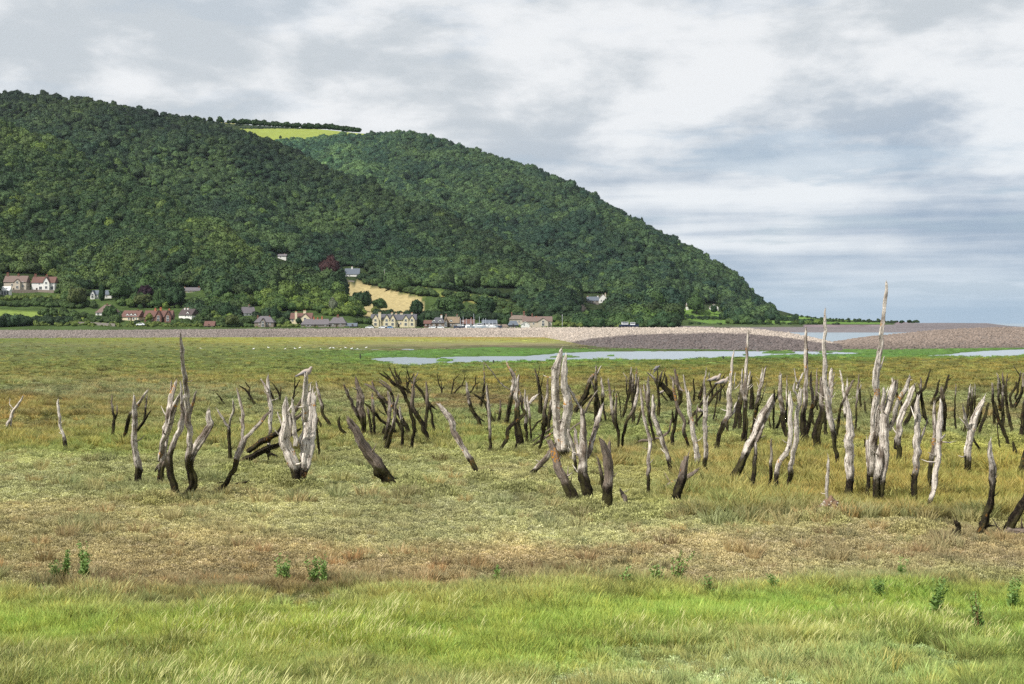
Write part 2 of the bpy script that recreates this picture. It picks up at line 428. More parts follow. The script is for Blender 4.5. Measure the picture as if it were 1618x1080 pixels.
sz = rng.uniform(0.25, 0.75, n)*(1+0.4*(rng.random(n) > 0.95))
scatter('pebbles', P, np.stack([rng.uniform(-0.3, 0.3, n), rng.uniform(-0.3, 0.3, n), rng.uniform(0, 6.28, n)], 1), np.repeat(sz[:, None], 3, 1), rng.integers(0, 3, n), c, stones,
        'grey and pinkish cobbles covering the shingle banks', 'pebbles')

# ================= marsh plants =================
def blades(n, seed, spread, hgt, wid, bend, wind, seg=3):
    r = np.random.default_rng(seed); V = []; Fs = []
    for k in range(n):
        a = r.uniform(0, 6.28); rr = spread*math.sqrt(r.random()); x, y = rr*math.cos(a), rr*math.sin(a)
        h = hgt*r.uniform(0.55, 1.0); w = wid*r.uniform(0.7, 1.3); f = r.uniform(0, 6.28)
        b = r.uniform(0.2, 1)*bend; bd = a+r.uniform(-1, 1); dx = math.cos(bd)*b+wind*r.uniform(0.3, 1); dy = math.sin(bd)*b
        base = len(V)
        for s in range(seg+1):
            t = s/seg; ww = w*(1-t)**0.7 if s < seg else 0.0
            cx = x+dx*h*t*t; cy = y+dy*h*t*t; cz = h*t*(1-0.25*b*t)
            if s < seg:
                V.append((cx-math.cos(f)*ww, cy-math.sin(f)*ww, cz)); V.append((cx+math.cos(f)*ww, cy+math.sin(f)*ww, cz))
            else: V.append((cx, cy, cz))
        for s in range(seg-1): Fs.append((base+2*s, base+2*s+1, base+2*s+3, base+2*s+2))
        Fs.append((base+2*seg-2, base+2*seg-1, base+2*seg, base+2*seg))
    return V, Fs
def to_mesh(name, V, Fs, mats, fm=None, smooth=False):
    me = bpy.data.meshes.new(name)
    Fs = [tuple(dict.fromkeys(f)) for f in Fs]
    me.from_pydata(V, [], Fs)
    for m in mats: me.materials.append(m)
    if fm: me.polygons.foreach_set('material_index', fm)
    if smooth: me.polygons.foreach_set('use_smooth', [True]*len(me.polygons))
    me.update(); return me
m_blade = inst_mat('grass_blade', 0.35, 0.6, 1.0, 4.0, 0.25)
m_seed = plain('seed_head', (0.42, 0.42, 0.17), 0.8, 0.2)
m_leaf = inst_mat('purslane_leaf', 0.15, 0.75, 1.0, 7.0, 0.45)
G = []
for k in range(3):
    V, Fs = blades(60, 100+k, 0.42, 1.0, 0.028, 0.6, 0.03); G.append(to_mesh('grass', V, Fs, [m_blade]))
for k in range(2):   # grass with seed heads bowed by the wind
    V, Fs = blades(45, 200+k, 0.42, 0.8, 0.016, 0.5, 0.06); fm = [0]*len(Fs)
    r = np.random.default_rng(300+k)
    for q in range(5):
        a = r.uniform(0, 6.28); rr = 0.4*math.sqrt(r.random()); x, y = rr*math.cos(a), rr*math.sin(a); h = r.uniform(0.95, 1.3); bx = r.uniform(-0.05, 0.42); by = r.uniform(-0.15, 0.15)
        P = [Vector((x+bx*t*t*h, y+by*t*t*h, h*t*(1-0.12*t))) for t in (0, 0.4, 0.75, 0.88, 1.0, 1.1)]
        Rr = [0.003, 0.003, 0.003, 0.013, 0.011, 0.001]
        mb = MB(); mb.tube(P, Rr, 3); b0 = len(V); V += mb.v; Fs += [tuple(i+b0 for i in f) for f in mb.f]; fm += [1]*len(mb.f)
    G.append(to_mesh('seeding_grass', V, Fs, [m_blade, m_seed], fm))
def cushion(n, seed, leaf, rad=0.5, hgt=0.45):
    r = np.random.default_rng(seed); V = []; Fs = []
    for k in range(n):
        a = r.uniform(0, 6.28); u = r.random(); rr = rad*math.sqrt(u); z = hgt*math.sqrt(max(0, 1-u))*r.uniform(0.55, 1.08)
        c = Vector((rr*math.cos(a), rr*math.sin(a), z))
        d = Vector((math.cos(a)*0.6*rr/rad+r.normal(0, 0.5), math.sin(a)*0.6*rr/rad+r.normal(0, 0.5), r.uniform(0.2, 1.0))).normalized()
        s = d.orthogonal().normalized(); s.rotate(Matrix.Rotation(r.uniform(0, 6.28), 3, d)); L_ = leaf*r.uniform(0.6, 1.4)
        b0 = len(V); V += [c-d*L_*0.5, c+s*L_*0.28, c+d*L_*0.7, c-s*L_*0.28]; Fs.append((b0, b0+1, b0+2, b0+3))
    return to_mesh('purslane', [tuple(v) for v in V], Fs, [m_leaf])
PU = [cushion(230, 400+k, 0.095) for k in range(3)]
mound = [cushion(420, 420+k, 0.075, 0.55, 0.42) for k in range(2)]

def samp(n, lo, hi, xlo=-330, xhi=1950):
    if lo >= 925: xlo, xhi, n = -720, 2340, int(n*1.35)
    px = rng.uniform(xlo, xhi, n); py = rng.uniform(lo, hi, n); return px, py
def grassy(px, py):
    """share of long grass at a place of the marsh"""
    Y = CH*F/(py-HZ); X = (px-CX)/F*Y; n = fbm(X/5.0, Y/7.0, 51, 4); n2 = fbm(X/1.7, Y/1.5, 52, 3)
    g = np.full(px.shape, 0.05)
    g = np.where(py > 925, np.clip(0.12+(py-930+110*n+80*n2)/44.0, 0.08, 0.92), g)
    g = np.where((py > 1030) & (px > 860+70*n) & (px < 1500+80*n), 0.12, g)
    g = np.where((py > 1045) & (px < 250), 0.5, g)
    g = np.where((py > 735+12*n) & (py < 832+14*n) & (px > 1080+60*n), 0.88, g)
    g = np.where((py > 700) & (py < 742) & (px > 940) & (px < 1300), 0.7, g)
    g = np.where((py > 625) & (py < 660) & (px < 330), 0.7, g)
    g = np.where((py > 680+6*n) & (py < 716+6*n) & (px < 760), 0.55+0.3*n, g)
    g = np.where((py > 655) & (py < 700) & (px > 480) & (px < 800), 0.4+0.4*n, g)
    g = np.where(py < 606, 0.72, g)
    g = np.where((py > 606) & (py < 625), 0.3+0.5*n, g)
    return g
# long grass
def place(kind):
    if kind == 'grass':
        a = [samp(60000, 534, 700), samp(26000, 700, 925), samp(50000, 925, 1175)]
    else:
        a = [samp(40000, 536, 700), samp(60000, 700, 935), samp(26000, 925, 1175)]
    px = np.concatenate([q[0] for q in a]); py = np.concatenate([q[1] for q in a])
    ok = ~is_water(px, py); ok &= ~in_any(px, py+0.4, WATER) | in_any(px, py, ISLES)
    # nothing grows on the shingle
    bl = np.interp(px, [-700,0,250,600,860,892,920,960,1060,1180,1290,1320,1400,1500,1618,2300], [540,535.2,534,533,534,540.5,546.5,551.5,554,555,555.5,553,554.6,552,551,553])
    ok &= py > bl
    g = grassy(px, py); rr = rng.random(len(px))
    ok &= (rr < g) if kind == 'grass' else (rr > g)
    px = px[ok]; py = py[ok]
    h, X, Y = gheight(px, py); c = zone(px, py)
    return px, py, X, Y, h, c
px, py, X, Y, h, c = place('grass'); n = len(px)
hh = np.interp(Y, [15, 24, 40, 90, 180, 420], [0.30, 0.25, 0.34, 0.34, 0.20, 0.22])*rng.uniform(0.45, 1.3, n)*(1+0.55*fbm(X/1.1, Y/1.3, 63, 3))
yel = (py > 735) & (py < 835) & (px > 1080); hh[yel] *= 1.35
lowg = in_any(px, py, LIME); hh[lowg] *= 0.7
mud_ = (py > 540) & (py < 552) & (px > 560) & (px < 900); hh[mud_] *= 0.3
seedy = (rng.random(n) < np.clip(0.0+0.24*fbm(X/2.2, Y/2.2, 61, 3)+0.07*((px < 900) & (py > 960)), 0, 0.3)) & (py > 900)
idx = np.where(seedy, rng.integers(3, 5, n), rng.integers(0, 3, n))
wsc = np.interp(Y, [15, 40, 120, 420], [1.0, 1.3, 2.4, 4.5])
col = c*rng.uniform(0.5, 1.55, n)[:, None]*(1+0.6*fbm(X/0.9, Y/0.9, 64, 3))[:, None]*1.38
st_ = rng.random(n) < 0.12; col[st_] = col[st_]*np.array([1.25, 1.12, 1.0])
lu_ = (col*np.array([0.3, 0.6, 0.1])).sum(1, keepdims=True); col = col*np.minimum(1, np.where(py > 940, 0.40, 0.34)[:, None]/np.maximum(lu_, 0.01))
col[:, 0] *= rng.uniform(0.85, 1.15, n)*np.where(py > 920, np.clip(1.0+0.9*(c[:, 1]/np.maximum(c[:, 0], 1e-3)-1.0), 1.0, 1.12), 1.05)
near_ = py > 940; col[near_] *= np.array([1.06, 1.10, 0.9])
scatter('grass', np.stack([X, Y, h-0.02], 1), np.stack([rng.uniform(-0.1, 0.1, n), rng.uniform(-0.1, 0.1, n), rng.uniform(-0.7, 0.7, n)], 1),
        np.stack([hh*wsc, hh*wsc, hh], 1), idx, col, G, 'green and straw coloured marsh grass, tall in front', 'grass')
px, py, X, Y, h, c = place('purslane'); n = len(px)
ss = np.interp(Y, [15, 25, 40, 90, 180, 420], [0.24, 0.26, 0.34, 0.6, 0.95, 1.6])*rng.uniform(0.7, 1.3, n)
hz = np.interp(Y, [15, 40, 90, 150, 420], [0.22, 0.26, 0.34, 0.22, 0.22])*rng.uniform(0.6, 1.3, n)
mud_ = (py > 540) & (py < 552) & (px > 560) & (px < 900); hz[mud_] *= 0.25
col = c*rng.uniform(0.7, 1.3, n)[:, None]*(1+0.3*fbm(X/0.8, Y/0.8, 65, 3))[:, None]*1.32
pale = rng.random(n) < 0.15; col[pale] = col[pale]*np.array([1.2, 1.2, 1.4])
P1 = np.stack([X, Y, h-0.03], 1); S1 = np.stack([ss, ss, hz], 1)
# bushier cushions at the feet of some dead trees
MO = [(650,772,34,12),(985,822,52,16),(1050,818,50,14),(925,812,34,12),(470,772,40,8),(765,768,26,8),(820,782,40,10),(1300,828,46,12),(1450,848,44,12),(1180,800,40,12),(150,752,22,6),(560,700,30,8),
      (790,690,34,10),(980,640,30,8),(1155,700,30,9),(1010,690,22,7),(1140,712,30,7),(1215,690,20,6),(700,790,40,8),(1500,700,20,5),(1560,690,30,6),(1600,700,30,7),(440,760,34,8),(380,750,40,6),(250,800,40,6),(1380,790,60,6)]
mp, ms, mc = [], [], []
for (mx, my, mw, mh) in MO:
    k = int(mw*2.2)
    qx = rng.normal(mx, mw*0.55, k)+4*np.sin(np.arange(k)); qy = rng.normal(my, mh*0.4, k)
    hh_, XX, YY = gheight(qx, qy); cc_ = zone(qx, qy)
    f = np.exp(-((qx-mx)/mw)**2-((qy-my)/mh)**2)
    mp.append(np.stack([XX, YY, hh_-0.04], 1)); D_ = YY/34.0
    s0 = rng.uniform(0.34, 0.6, k)*D_**0.6; ms.append(np.stack([s0, s0, (0.2+0.42*f)*rng.uniform(0.4, 1.2, k)*D_**0.3*1.2], 1))
    mc.append((cc_*0.6+s2l((128, 130, 76))*0.4)*rng.uniform(0.9, 1.9, k)[:, None])
mp = np.concatenate(mp); ms = np.concatenate(ms); mc = np.concatenate(mc); k = len(mp)
P1 = np.concatenate([P1, mp]); S1 = np.concatenate([S1, ms]); col = np.concatenate([col, mc])
idx = np.concatenate([rng.integers(0, 3, n), rng.integers(3, 5, k)]); n = n+k
scatter('sea_purslane_ground_cover', P1, np.stack([rng.uniform(-0.15, 0.15, n), rng.uniform(-0.15, 0.15, n), rng.uniform(0, 6.28, n)], 1), S1, idx, col, PU+mound,
        'low grey green and rusty sea purslane carpeting the marsh', 'ground cover')
# ================= hills =================
class Surf: pass
SURFS = []
STRAW = [(545,446),(575,449),(610,456),(650,467),(672,476),(672,500),(560,500)]
FIELDS = [ # polygon in the photo, surface, colour
 (STRAW, 1, (168,154,112)),
 ([(640,452),(700,459),(760,468),(812,478),(812,484),(750,476),(700,470),(640,462)], 1, (112,124,66)),
 ([(700,463),(760,472),(815,484),(812,490),(760,480),(700,470)], 1, (158,150,90)),
 ([(770,486),(808,490),(812,497),(772,494)], 1, (168,150,100)),
 ([(340,190),(380,193),(384,197),(340,194)], 3, (140,138,84)),
 ([(382,203.5),(420,203),(520,204),(575,208),(575,222),(382,222)], 3, (138,150,72)),
 ([(-60,486),(60,491),(130,498),(170,505),(170,511),(60,504),(-60,499)], 0, (118,136,68)),
 ([(1040,489),(1110,491),(1200,496.5),(1310,502),(1400,507),(1400,508.5),(1300,505.5),(1180,501.5),(1040,497.5)], 2, (104,134,62)),
 ([(1040,503.5),(1200,506),(1400,509.6),(1400,512),(1040,511)], 2, (96,126,60)),
]
def surface(name, px, foot, sky, p, label, A=9.0, canopy=6.0, back=(140, -50), front=None):
    s = Surf(); s.name = name
    s.px = np.arange(px[0], px[1]+1, 4.0)
    ip = lambda t, k: np.interp(s.px, [q[0] for q in t], [q[k] for q in t])
    Df, pf = ip(foot, 1), ip(foot, 2); Dt, pt = ip(sky, 1), ip(sky, 2)
    s.p = ip(p, 1); s.Df, s.Dt = Df, Dt
    s.zf = CH+(HZ-pf)/F*Df; s.zt = CH+(HZ-pt)/F*Dt-canopy*np.clip((503-pt)/25.0, 0, 1)
    s.A = A; nv = 70; Vs = []
    Vs.append(np.stack([(s.px-CX)/F*(Df-90), Df-90, np.full(len(s.px), -1.5)], -1))
    for k in range(nv+1):
        v = k/nv; Vs.append(s.at(s.px, v))
    top = Vs[-1]
    for k in (1, 2):
        D = top[:, 1]+back[0]*k/2; Vs.append(np.stack([(s.px-CX)/F*D, D, top[:, 2]+back[1]*(k/2)**1.3], -1))
    s.V = np.stack(Vs); s.nv = nv
    nr, nc = s.V.shape[:2]; ii = np.arange(nr*nc).reshape(nr, nc)
    Fq = np.stack([ii[:-1, :-1].ravel(), ii[:-1, 1:].ravel(), ii[1:, 1:].ravel(), ii[1:, :-1].ravel()], 1)
    P = s.V.reshape(-1, 3); k = len(SURFS)
    qx = P[:, 0]/P[:, 1]*F+CX; qy = HZ-(P[:, 2]-CH)/P[:, 1]*F
    n = fbm(P[:, 0]/9, P[:, 1]/9, 71, 3)[:, None]
    c = np.tile(np.array([0.028, 0.042, 0.016]), (len(P), 1))*(1+0.5*n)
    low = (qy > 455) & (P[:, 1] < 1100)
    c = np.where(low[:, None], s2l((62, 78, 42))*(1+0.5*n), c)
    sh = (qy > 513) & (qx > 950) | (qx > 1415)
    c = np.where(sh[:, None], s2l((120, 108, 112))*(1+0.3*n), c)
    for poly, sk, fc in FIELDS:
        if sk == k:
            m = inpoly(qx, qy, poly); c[m] = s2l(fc)*(1+0.12*n[m])*0.85
    o = link(name, mesh_np(name, P, Fq, [m_hill], True, c)); tag(o, label, kind='structure')
    SURFS.append(s); return s
def _at(s, px, v):
    g = lambda a: np.interp(px, s.px, a)
    D = g(s.Df)+(g(s.Dt)-g(s.Df))*v; X = (px-CX)/F*D
    z = g(s.zf)+(g(s.zt)-g(s.zf))*(v**g(s.p))
    env = np.clip(v*3.2-0.35, 0, 1)*np.clip((1-v)*5, 0, 1)
    z = z+env*s.A*np.clip((g(s.zt)-g(s.zf)-8)/90, 0, 1)*(2.4*fbm(X/120.0, D/300.0, 81, 3)+0.9*fbm(X/35.0, D/60.0, 82, 2))
    return np.stack([X, np.broadcast_to(D, X.shape), z], -1)
Surf.at = _at
m_hill, nt, b = newmat('hill_ground')
at = nt.nodes.new('ShaderNodeAttribute'); at.attribute_name = 'col'
geo = nt.nodes.new('ShaderNodeNewGeometry'); no = nt.nodes.new('ShaderNodeTexNoise'); no.inputs['Scale'].default_value = 0.4; no.inputs['Detail'].default_value = 8
nt.links.new(geo.outputs['Position'], no.inputs['Vector'])
mr = nt.nodes.new('ShaderNodeMapRange'); mr.inputs[1].default_value = 0.3; mr.inputs[2].default_value = 0.7; mr.inputs[3].default_value = 0.8; mr.inputs[4].default_value = 1.2
nt.links.new(no.outputs['Fac'], mr.inputs[0])
vm = nt.nodes.new('ShaderNodeVectorMath'); vm.operation = 'SCALE'; nt.links.new(at.outputs['Color'], vm.inputs[0]); nt.links.new(mr.outputs[0], vm.inputs['Scale'])
nt.links.new(vm.outputs[0], b.inputs['Base Color']); b.inputs['Roughness'].default_value = 1.0; b.inputs['Specular IOR Level'].default_value = 0.05

S0 = surface('hill', (-520, 620), [(-520,800,517),(560,800,517),(590,800,519),(620,800,522)],
   [(-520,1500,-10),(-300,1420,60),(-100,1350,140),(0,1300,181),(30,1290,199),(99,1260,226),(198,1210,278),(277,1160,313),(346,1110,352),(396,1070,392),(445,1040,409),(494,1010,426),(534,960,448),(556,920,468),(576,880,497),(592,850,517),(620,830,521)],
   [(-520,1.3),(300,1.3),(450,1.1),(716,1.0)], 'nearest wooded spur of the hills on the left', A=7)
S1 = surface('hill', (-700, 1130), [(-700,1150,500),(480,900,516),(560,850,517.6),(640,850,517.6),(1000,850,517.6),(1130,850,517)],
   [(-700,2200,100),(-300,2050,140),(0,1950,147),(74,1950,148),(138,1930,153),(232,1900,172),(307,1880,187),(386,1840,206),(435,1800,226),(475,1770,243),(524,1730,266),(569,1690,280),(643,1620,315),(717,1550,345),(791,1460,379),(840,1400,405),(879,1340,429),(910,1290,449),(940,1240,466),(1000,1150,484),(1060,1050,500),(1130,950,513)],
   [(-700,1.2),(400,1.25),(560,1.7),(680,1.7),(850,1.5),(1000,1.4),(1130,1.2)], 'long wooded middle ridge falling to the harbour village', A=12)
S2 = surface('hill', (240, 1500), [(240,1500,480),(850,1200,505),(1000,900,512.5),(1380,880,513.2),(1440,880,518),(1500,880,526)],
   [(240,2600,228),(380,2600,224),(430,2600,221),(500,2580,216),(560,2560,212),(600,2550,210),(650,2500,208),(700,2460,222),(750,2400,238),(800,2340,254),(850,2280,268),(900,2220,290),(950,2160,318),(1000,2100,345),(1050,2040,372),(1100,1980,395),(1150,1900,425),(1180,1850,452),(1195,1820,473),(1230,1700,484),(1260,1600,496),(1290,1500,502),(1340,1400,505.5),(1400,1300,507.5),(1440,1250,509.5),(1470,1200,512),(1500,1150,521)],
   [(240,1.2),(700,1.2),(1000,1.6),(1100,2.0),(1180,2.4),(1220,1.6),(1470,1.1)], 'steep wooded headland running down to the sea', A=13)
S3 = surface('hill', (150, 700), [(150,2700,260),(700,2700,260)],
   [(150,3050,186),(300,3050,190),(330,3050,191),(400,3050,198),(470,3040,202),(520,3020,205.5),(560,3000,210),(600,2980,213),(700,2900,226)],
   [(150,1.0),(700,1.0)], 'high farmland plateau behind the wooded ridges', A=0.0, canopy=0.0)

def seat(px, py, order=(0, 1, 2, 3)):
    for k in order:
        s = SURFS[k]
        if px < s.px[0] or px > s.px[-1]: continue
        v = np.linspace(0, 1, 400); P = s.at(np.full(400, float(px)), v)
        q = HZ-(P[:, 2]-CH)/P[:, 1]*F
        j = np.where(q <= py)[0]
        if len(j): return P[j[0], 1], P[j[0], 2]
    return 850.0, CH+(HZ-py)/F*850.0

# ---------- broadleaf crowns ----------
m_crown = inst_mat('woodland_leaves', 0.0, 0.75, 1.0, 5.0, 0.35, 0.25)
m_treeleaf = inst_mat('tree_leaves', 0.0, 0.75, 1.0, 5.0, 0.35, 0.25, 'OBJECT')
def crown(seed, lumps=16, leaves=700, leaf=0.10, sub=3, squash=0.85, conif=False, mat=None):
    import bmesh
    r = np.random.default_rng(seed)
    bm = bmesh.new(); bmesh.ops.create_icosphere(bm, subdivisions=sub, radius=1.0)
    d = np.array([v.co[:] for v in bm.verts]); fs = [[v.index for v in f.verts] for f in bm.faces]; bm.free()
    C = r.normal(size=(lumps, 3)); C /= np.linalg.norm(C, axis=1)[:, None]; C[:, 2] = np.abs(C[:, 2])*1.0-0.25
    C /= np.linalg.norm(C, axis=1)[:, None]; am = r.uniform(0.18, 0.42, lumps); wd = r.uniform(5, 12, lumps)
    def rad(u):
        dots = u@C.T; k = (np.exp(wd*(dots-1))*am)
        return 0.66+k.max(1)+0.10*np.sin(u[:, 0]*9+seed)*np.cos(u[:, 1]*8)*1.0
    V = d*rad(d)[:, None]
    low = V[:, 2] < -0.35; V[low, 2] = -0.35+(V[low, 2]+0.35)*0.35
    L_ = r.normal(size=(leaves, 3)); L_ /= np.linalg.norm(L_, axis=1)[:, None]; L_[:, 2] = np.where(L_[:, 2] < -0.45, -L_[:, 2], L_[:, 2])
    ctr = L_*(rad(L_)*r.uniform(0.93, 1.10, leaves))[:, None]
    t1 = np.cross(L_, r.normal(size=(leaves, 3))); t1 /= np.linalg.norm(t1, axis=1)[:, None]
    nn = L_+0.8*r.normal(size=(leaves, 3)); t2 = np.cross(nn, t1); t2 /= np.linalg.norm(t2, axis=1)[:, None]
    s = (leaf*r.uniform(0.6, 1.4, leaves))[:, None]
    Q = np.stack([ctr-t1*s, ctr+t2*s*0.7, ctr+t1*s, ctr-t2*s*0.7], 1).reshape(-1, 3)
    VV = np.concatenate([V, Q]); VV[:, 2] = VV[:, 2]*squash+0.62
    if conif:
        k = np.clip(1.15-VV[:, 2]*0.55, 0.12, 1.2); VV[:, 0] *= k*0.75; VV[:, 1] *= k*0.75; VV[:, 2] *= 1.5
    qf = (np.arange(leaves*4).reshape(-1, 4)+len(V))
    me = mesh_np('crown', VV, [np.array(fs), qf], [mat or m_crown])
    return me
CR = [crown(10, 16), crown(11, 22), crown(12, 12, squash=1.0), crown(13, 26, squash=0.75), crown(14, 18, squash=1.1)]
CONI = [crown(20, 30, 900, 0.09, conif=True)]

# no wood tree may stand in front of these parts of the photo (houses, masts, lanes)
KEEP_OPEN = [(0,90,430,466),(0,130,484,512),(140,178,455,474),(148,192,482,502),(188,275,486,512),(280,314,485,506),(376,406,481,499),(320,340,506,520),(398,436,496,520),(455,495,489,514),(473,562,497,520),
  (582,688,488,520),(668,900,494,520),(918,960,462,484),(1078,1140,477,493),(543,570,420,441),(434,456,399,408),(590,672,455,494),(550,600,447,466),(100,240,500,520),(640,812,453,498),(270,320,452,461)]
pos, rot, scl, idx, col = [], [], [], [], []
def wood(k, n, size, base, mix, xr, vr=(0.0, 1.0), seedn=0, lightamp=0.5):
    s = SURFS[k]
    px = rng.uniform(xr[0], xr[1], n*2); v = rng.uniform(vr[0], vr[1], n*2)
    P = s.at(px, v); keepw = P[:, 1]/P[:, 1].max()
    m = rng.random(n*2) < keepw; P = P[m][:n]; px = px[m][:n]
    qy = HZ-(P[:, 2]-CH)/P[:, 1]*F
    bad = np.zeros(len(P), bool)
    for poly, sk, fc in FIELDS:
        if sk == k: bad |= inpoly(px, qy, poly)
    hgt = 9.0/P[:, 1]*F; wpx = 4.0/P[:, 1]*F
    for (a, b_, t, u) in KEEP_OPEN:
        bad |= (px > a-wpx) & (px < b_+wpx) & (qy > t+2) & (qy-hgt*1.1 < u) & (k < 3) & ((qy > u) | (qy > t+2))
    # straw field in view over the trees
    P = P[~bad]; px = px[~bad]; qy = qy[~bad]; m = len(P)
    pn = fbm(P[:, 0]/45, P[:, 1]/60, 190+seedn, 3)
    sz = size*rng.uniform(0.6, 1.35, m)*(1+0.45*pn)*np.where(rng.random(m) < 0.06, 1.35, 1.0)*np.interp(px, [1120, 1240], [1, 0.55])
    edge = (qy > 470) & (P[:, 1] < 1000); sz[edge] *= rng.uniform(0.35, 0.8, edge.sum())
    pos.append(P+np.array([0, 0, -0.5])); rot.append(np.stack([rng.uniform(-.12, .12, m), rng.uniform(-.12, .12, m), rng.uniform(0, 6.28, m)], 1))
    scl.append(np.stack([sz, sz*rng.uniform(0.85, 1.15, m), sz*rng.uniform(0.85, 1.3, m)], 1))
    idx.append(rng.integers(0, 5, m))
    f = fbm(P[:, 0]/70, P[:, 1]/90, 90+seedn, 3)
    t = np.clip(0.42+0.95*f+rng.normal(0, 0.27, m), 0, 1)[:, None]
    c = np.array(base)*(1-t)+np.array(mix)*t
    if k == 2: c = c*(1+0.75*np.clip((640-px)/160, 0, 1)*np.clip((330-qy)/60, 0, 1)+0.25*np.clip((900-px)/300, 0, 1))[:, None]  # sunlight on the headland shoulder, painted into lighter crown colours
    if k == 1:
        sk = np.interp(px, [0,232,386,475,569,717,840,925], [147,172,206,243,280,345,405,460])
        c = c*(0.62+0.5*np.clip((qy-sk)/70, 0, 1))[:, None]  # cloud shadow below the ridge skyline, painted into darker crown colours
    yl = rng.random(m) < 0.04; c[yl] = c[yl]*np.array([1.45, 1.35, 0.9])
    dk = rng.random(m) < 0.10; c[dk] *= 0.6
    c[edge] *= np.array([1.35, 1.3, 1.0])
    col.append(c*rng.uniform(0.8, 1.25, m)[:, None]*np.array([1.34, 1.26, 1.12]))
wood(0, 13000, 4.0, (0.020, 0.046, 0.019), (0.064, 0.102, 0.029), (-330, 600), (0.05, 1.0), 1)
wood(1, 26000, 4.5, (0.014, 0.036, 0.020), (0.046, 0.082, 0.030), (-330, 1130), (0.02, 1.0), 2)
wood(2, 26000, 4.9, (0.013, 0.036, 0.024), (0.048, 0.088, 0.036), (360, 1222), (0.25, 1.0), 3)
wood(2, 1500, 4.2, (0.020, 0.048, 0.024), (0.055, 0.095, 0.030), (900, 1300), (0.10, 0.45), 4)
pos = np.concatenate(pos); rot = np.concatenate(rot); scl = np.concatenate(scl); idx = np.concatenate(idx); col = np.concatenate(col)
# hedges and garden shrubs: rows of small bushes
hp, hs, hc = [], [], []
HB = [(48,90,460),(4,43,460),(142,178,472),(151,165,499),(188,228,508),(228,272,509),(280,313,504),(378,403,499),(322,339,518),(401,433,518),(457,493,512),(475,547,517.5),(585,658,517.4),(668,726,517.4),(726,750,517),(760,785,516),(803,873,516)]
def hedge_row(pts, order, n, sz, c, jit=0.6):
    pts = np.array(pts, float)
    t = np.sort(rng.random(n))*(len(pts)-1.001); i = t.astype(int); f = (t-i)
    qx = pts[i, 0]*(1-f)+pts[i+1, 0]*f; qy = pts[i, 1]*(1-f)+pts[i+1, 1]*f+rng.normal(0, jit, n)
    for a, b_ in zip(qx, qy):
        if any(x0-2 < a < x1+2 and b_ >= yb-6 and b_-sz*4.4*(0.7 if b_ < 480 else 1) < yb-3 for (x0, x1, yb) in HB): continue
        D, z = seat(a, b_, order); hp.append(((a-CX)/F*D, D, z-0.3)); k = sz*random.uniform(0.7, 1.3); hs.append((k, k, k*random.uniform(0.8, 1.2)))
        hc.append(np.array(c)*random.uniform(0.7, 1.4))
GR = (0.05, 0.085, 0.025); DG = (0.025, 0.05, 0.02); YG = (0.11, 0.15, 0.035)
for pts, n, sz, c in [([(308,189.5),(400,197.5),(470,201)], 130, 1.6, DG), ([(380,203.2),(440,202.6),(520,203.8),(566,209)], 260, 1.7, DG), ([(340,195),(384,198.5)], 14, 2.4, DG), ([(400,200.6),(470,201.4),(520,203)], 60, 1.6, DG)]:
    hedge_row(pts, (3,), n, sz, c, 0.4)
for pts, n, sz, c in [([(1035,501),(1100,502.5),(1200,504.5),(1300,507.5),(1400,510)], 160, 1.2, DG), ([(1035,503),(1200,505.8),(1320,508.6)], 110, 1.1, DG), ([(1030,512),(1120,512.5),(1250,513),(1330,513)], 50, 1.0, DG),
                      ([(1240,498),(1290,503),(1340,506.5),(1400,509),(1450,510.5)], 90, 1.3, DG), ([(960,512),(1000,513),(1040,513)], 40, 2.2, GR)]:
    hedge_row(pts, (2,), n, sz, c, 0.5)
for pts, n, sz, c in [([(0,508),(200,509),(400,512)], 190, 1.6, GR), ([(0,513),(120,514),(330,516)], 160, 1.3, YG), ([(180,500),(300,507),(460,513)], 120, 1.5, DG), ([(60,497),(150,503),(190,509)], 50, 2.2, GR), ([(300,496),(380,500),(460,505)], 60, 3.6, DG), ([(330,508),(400,512),(480,516)], 60, 2.2, GR), ([(0,512),(60,512),(110,512)], 45, 2.6, DG), ([(0,516),(45,515)], 20, 3.6, DG), ([(100,505),(180,508),(240,512),(330,515),(400,517)], 110, 1.5, GR), ([(140,515),(240,517),(400,518),(590,517.5)], 120, 0.6, YG),
                      ([(0,483),(60,484),(130,487)], 60, 1.9, GR), ([(0,474),(60,472),(130,474)], 60, 1.7, YG), ([(40,478),(120,481),(150,486)], 60, 1.9, GR), ([(90,462),(130,463),(150,472)], 40, 2.0, GR), ([(150,508),(200,511),(250,512)], 50, 1.8, DG),
                      ([(300,506),(380,510),(460,515)], 60, 2.2, GR), ([(440,517),(470,517)], 16, 1.4, YG), ([(560,510),(590,512)], 16, 1.6, GR), ([(88,452),(96,460)], 8, 2.6, YG), ([(36,448),(46,452)], 8, 2.8, YG),
                      ([(200,478),(260,480),(330,484),(400,492)], 70, 3.0, GR), ([(20,430),(60,432),(90,440)], 20, 2.6, YG)]:
    hedge_row(pts, (0,), n, sz, c, 0.9)
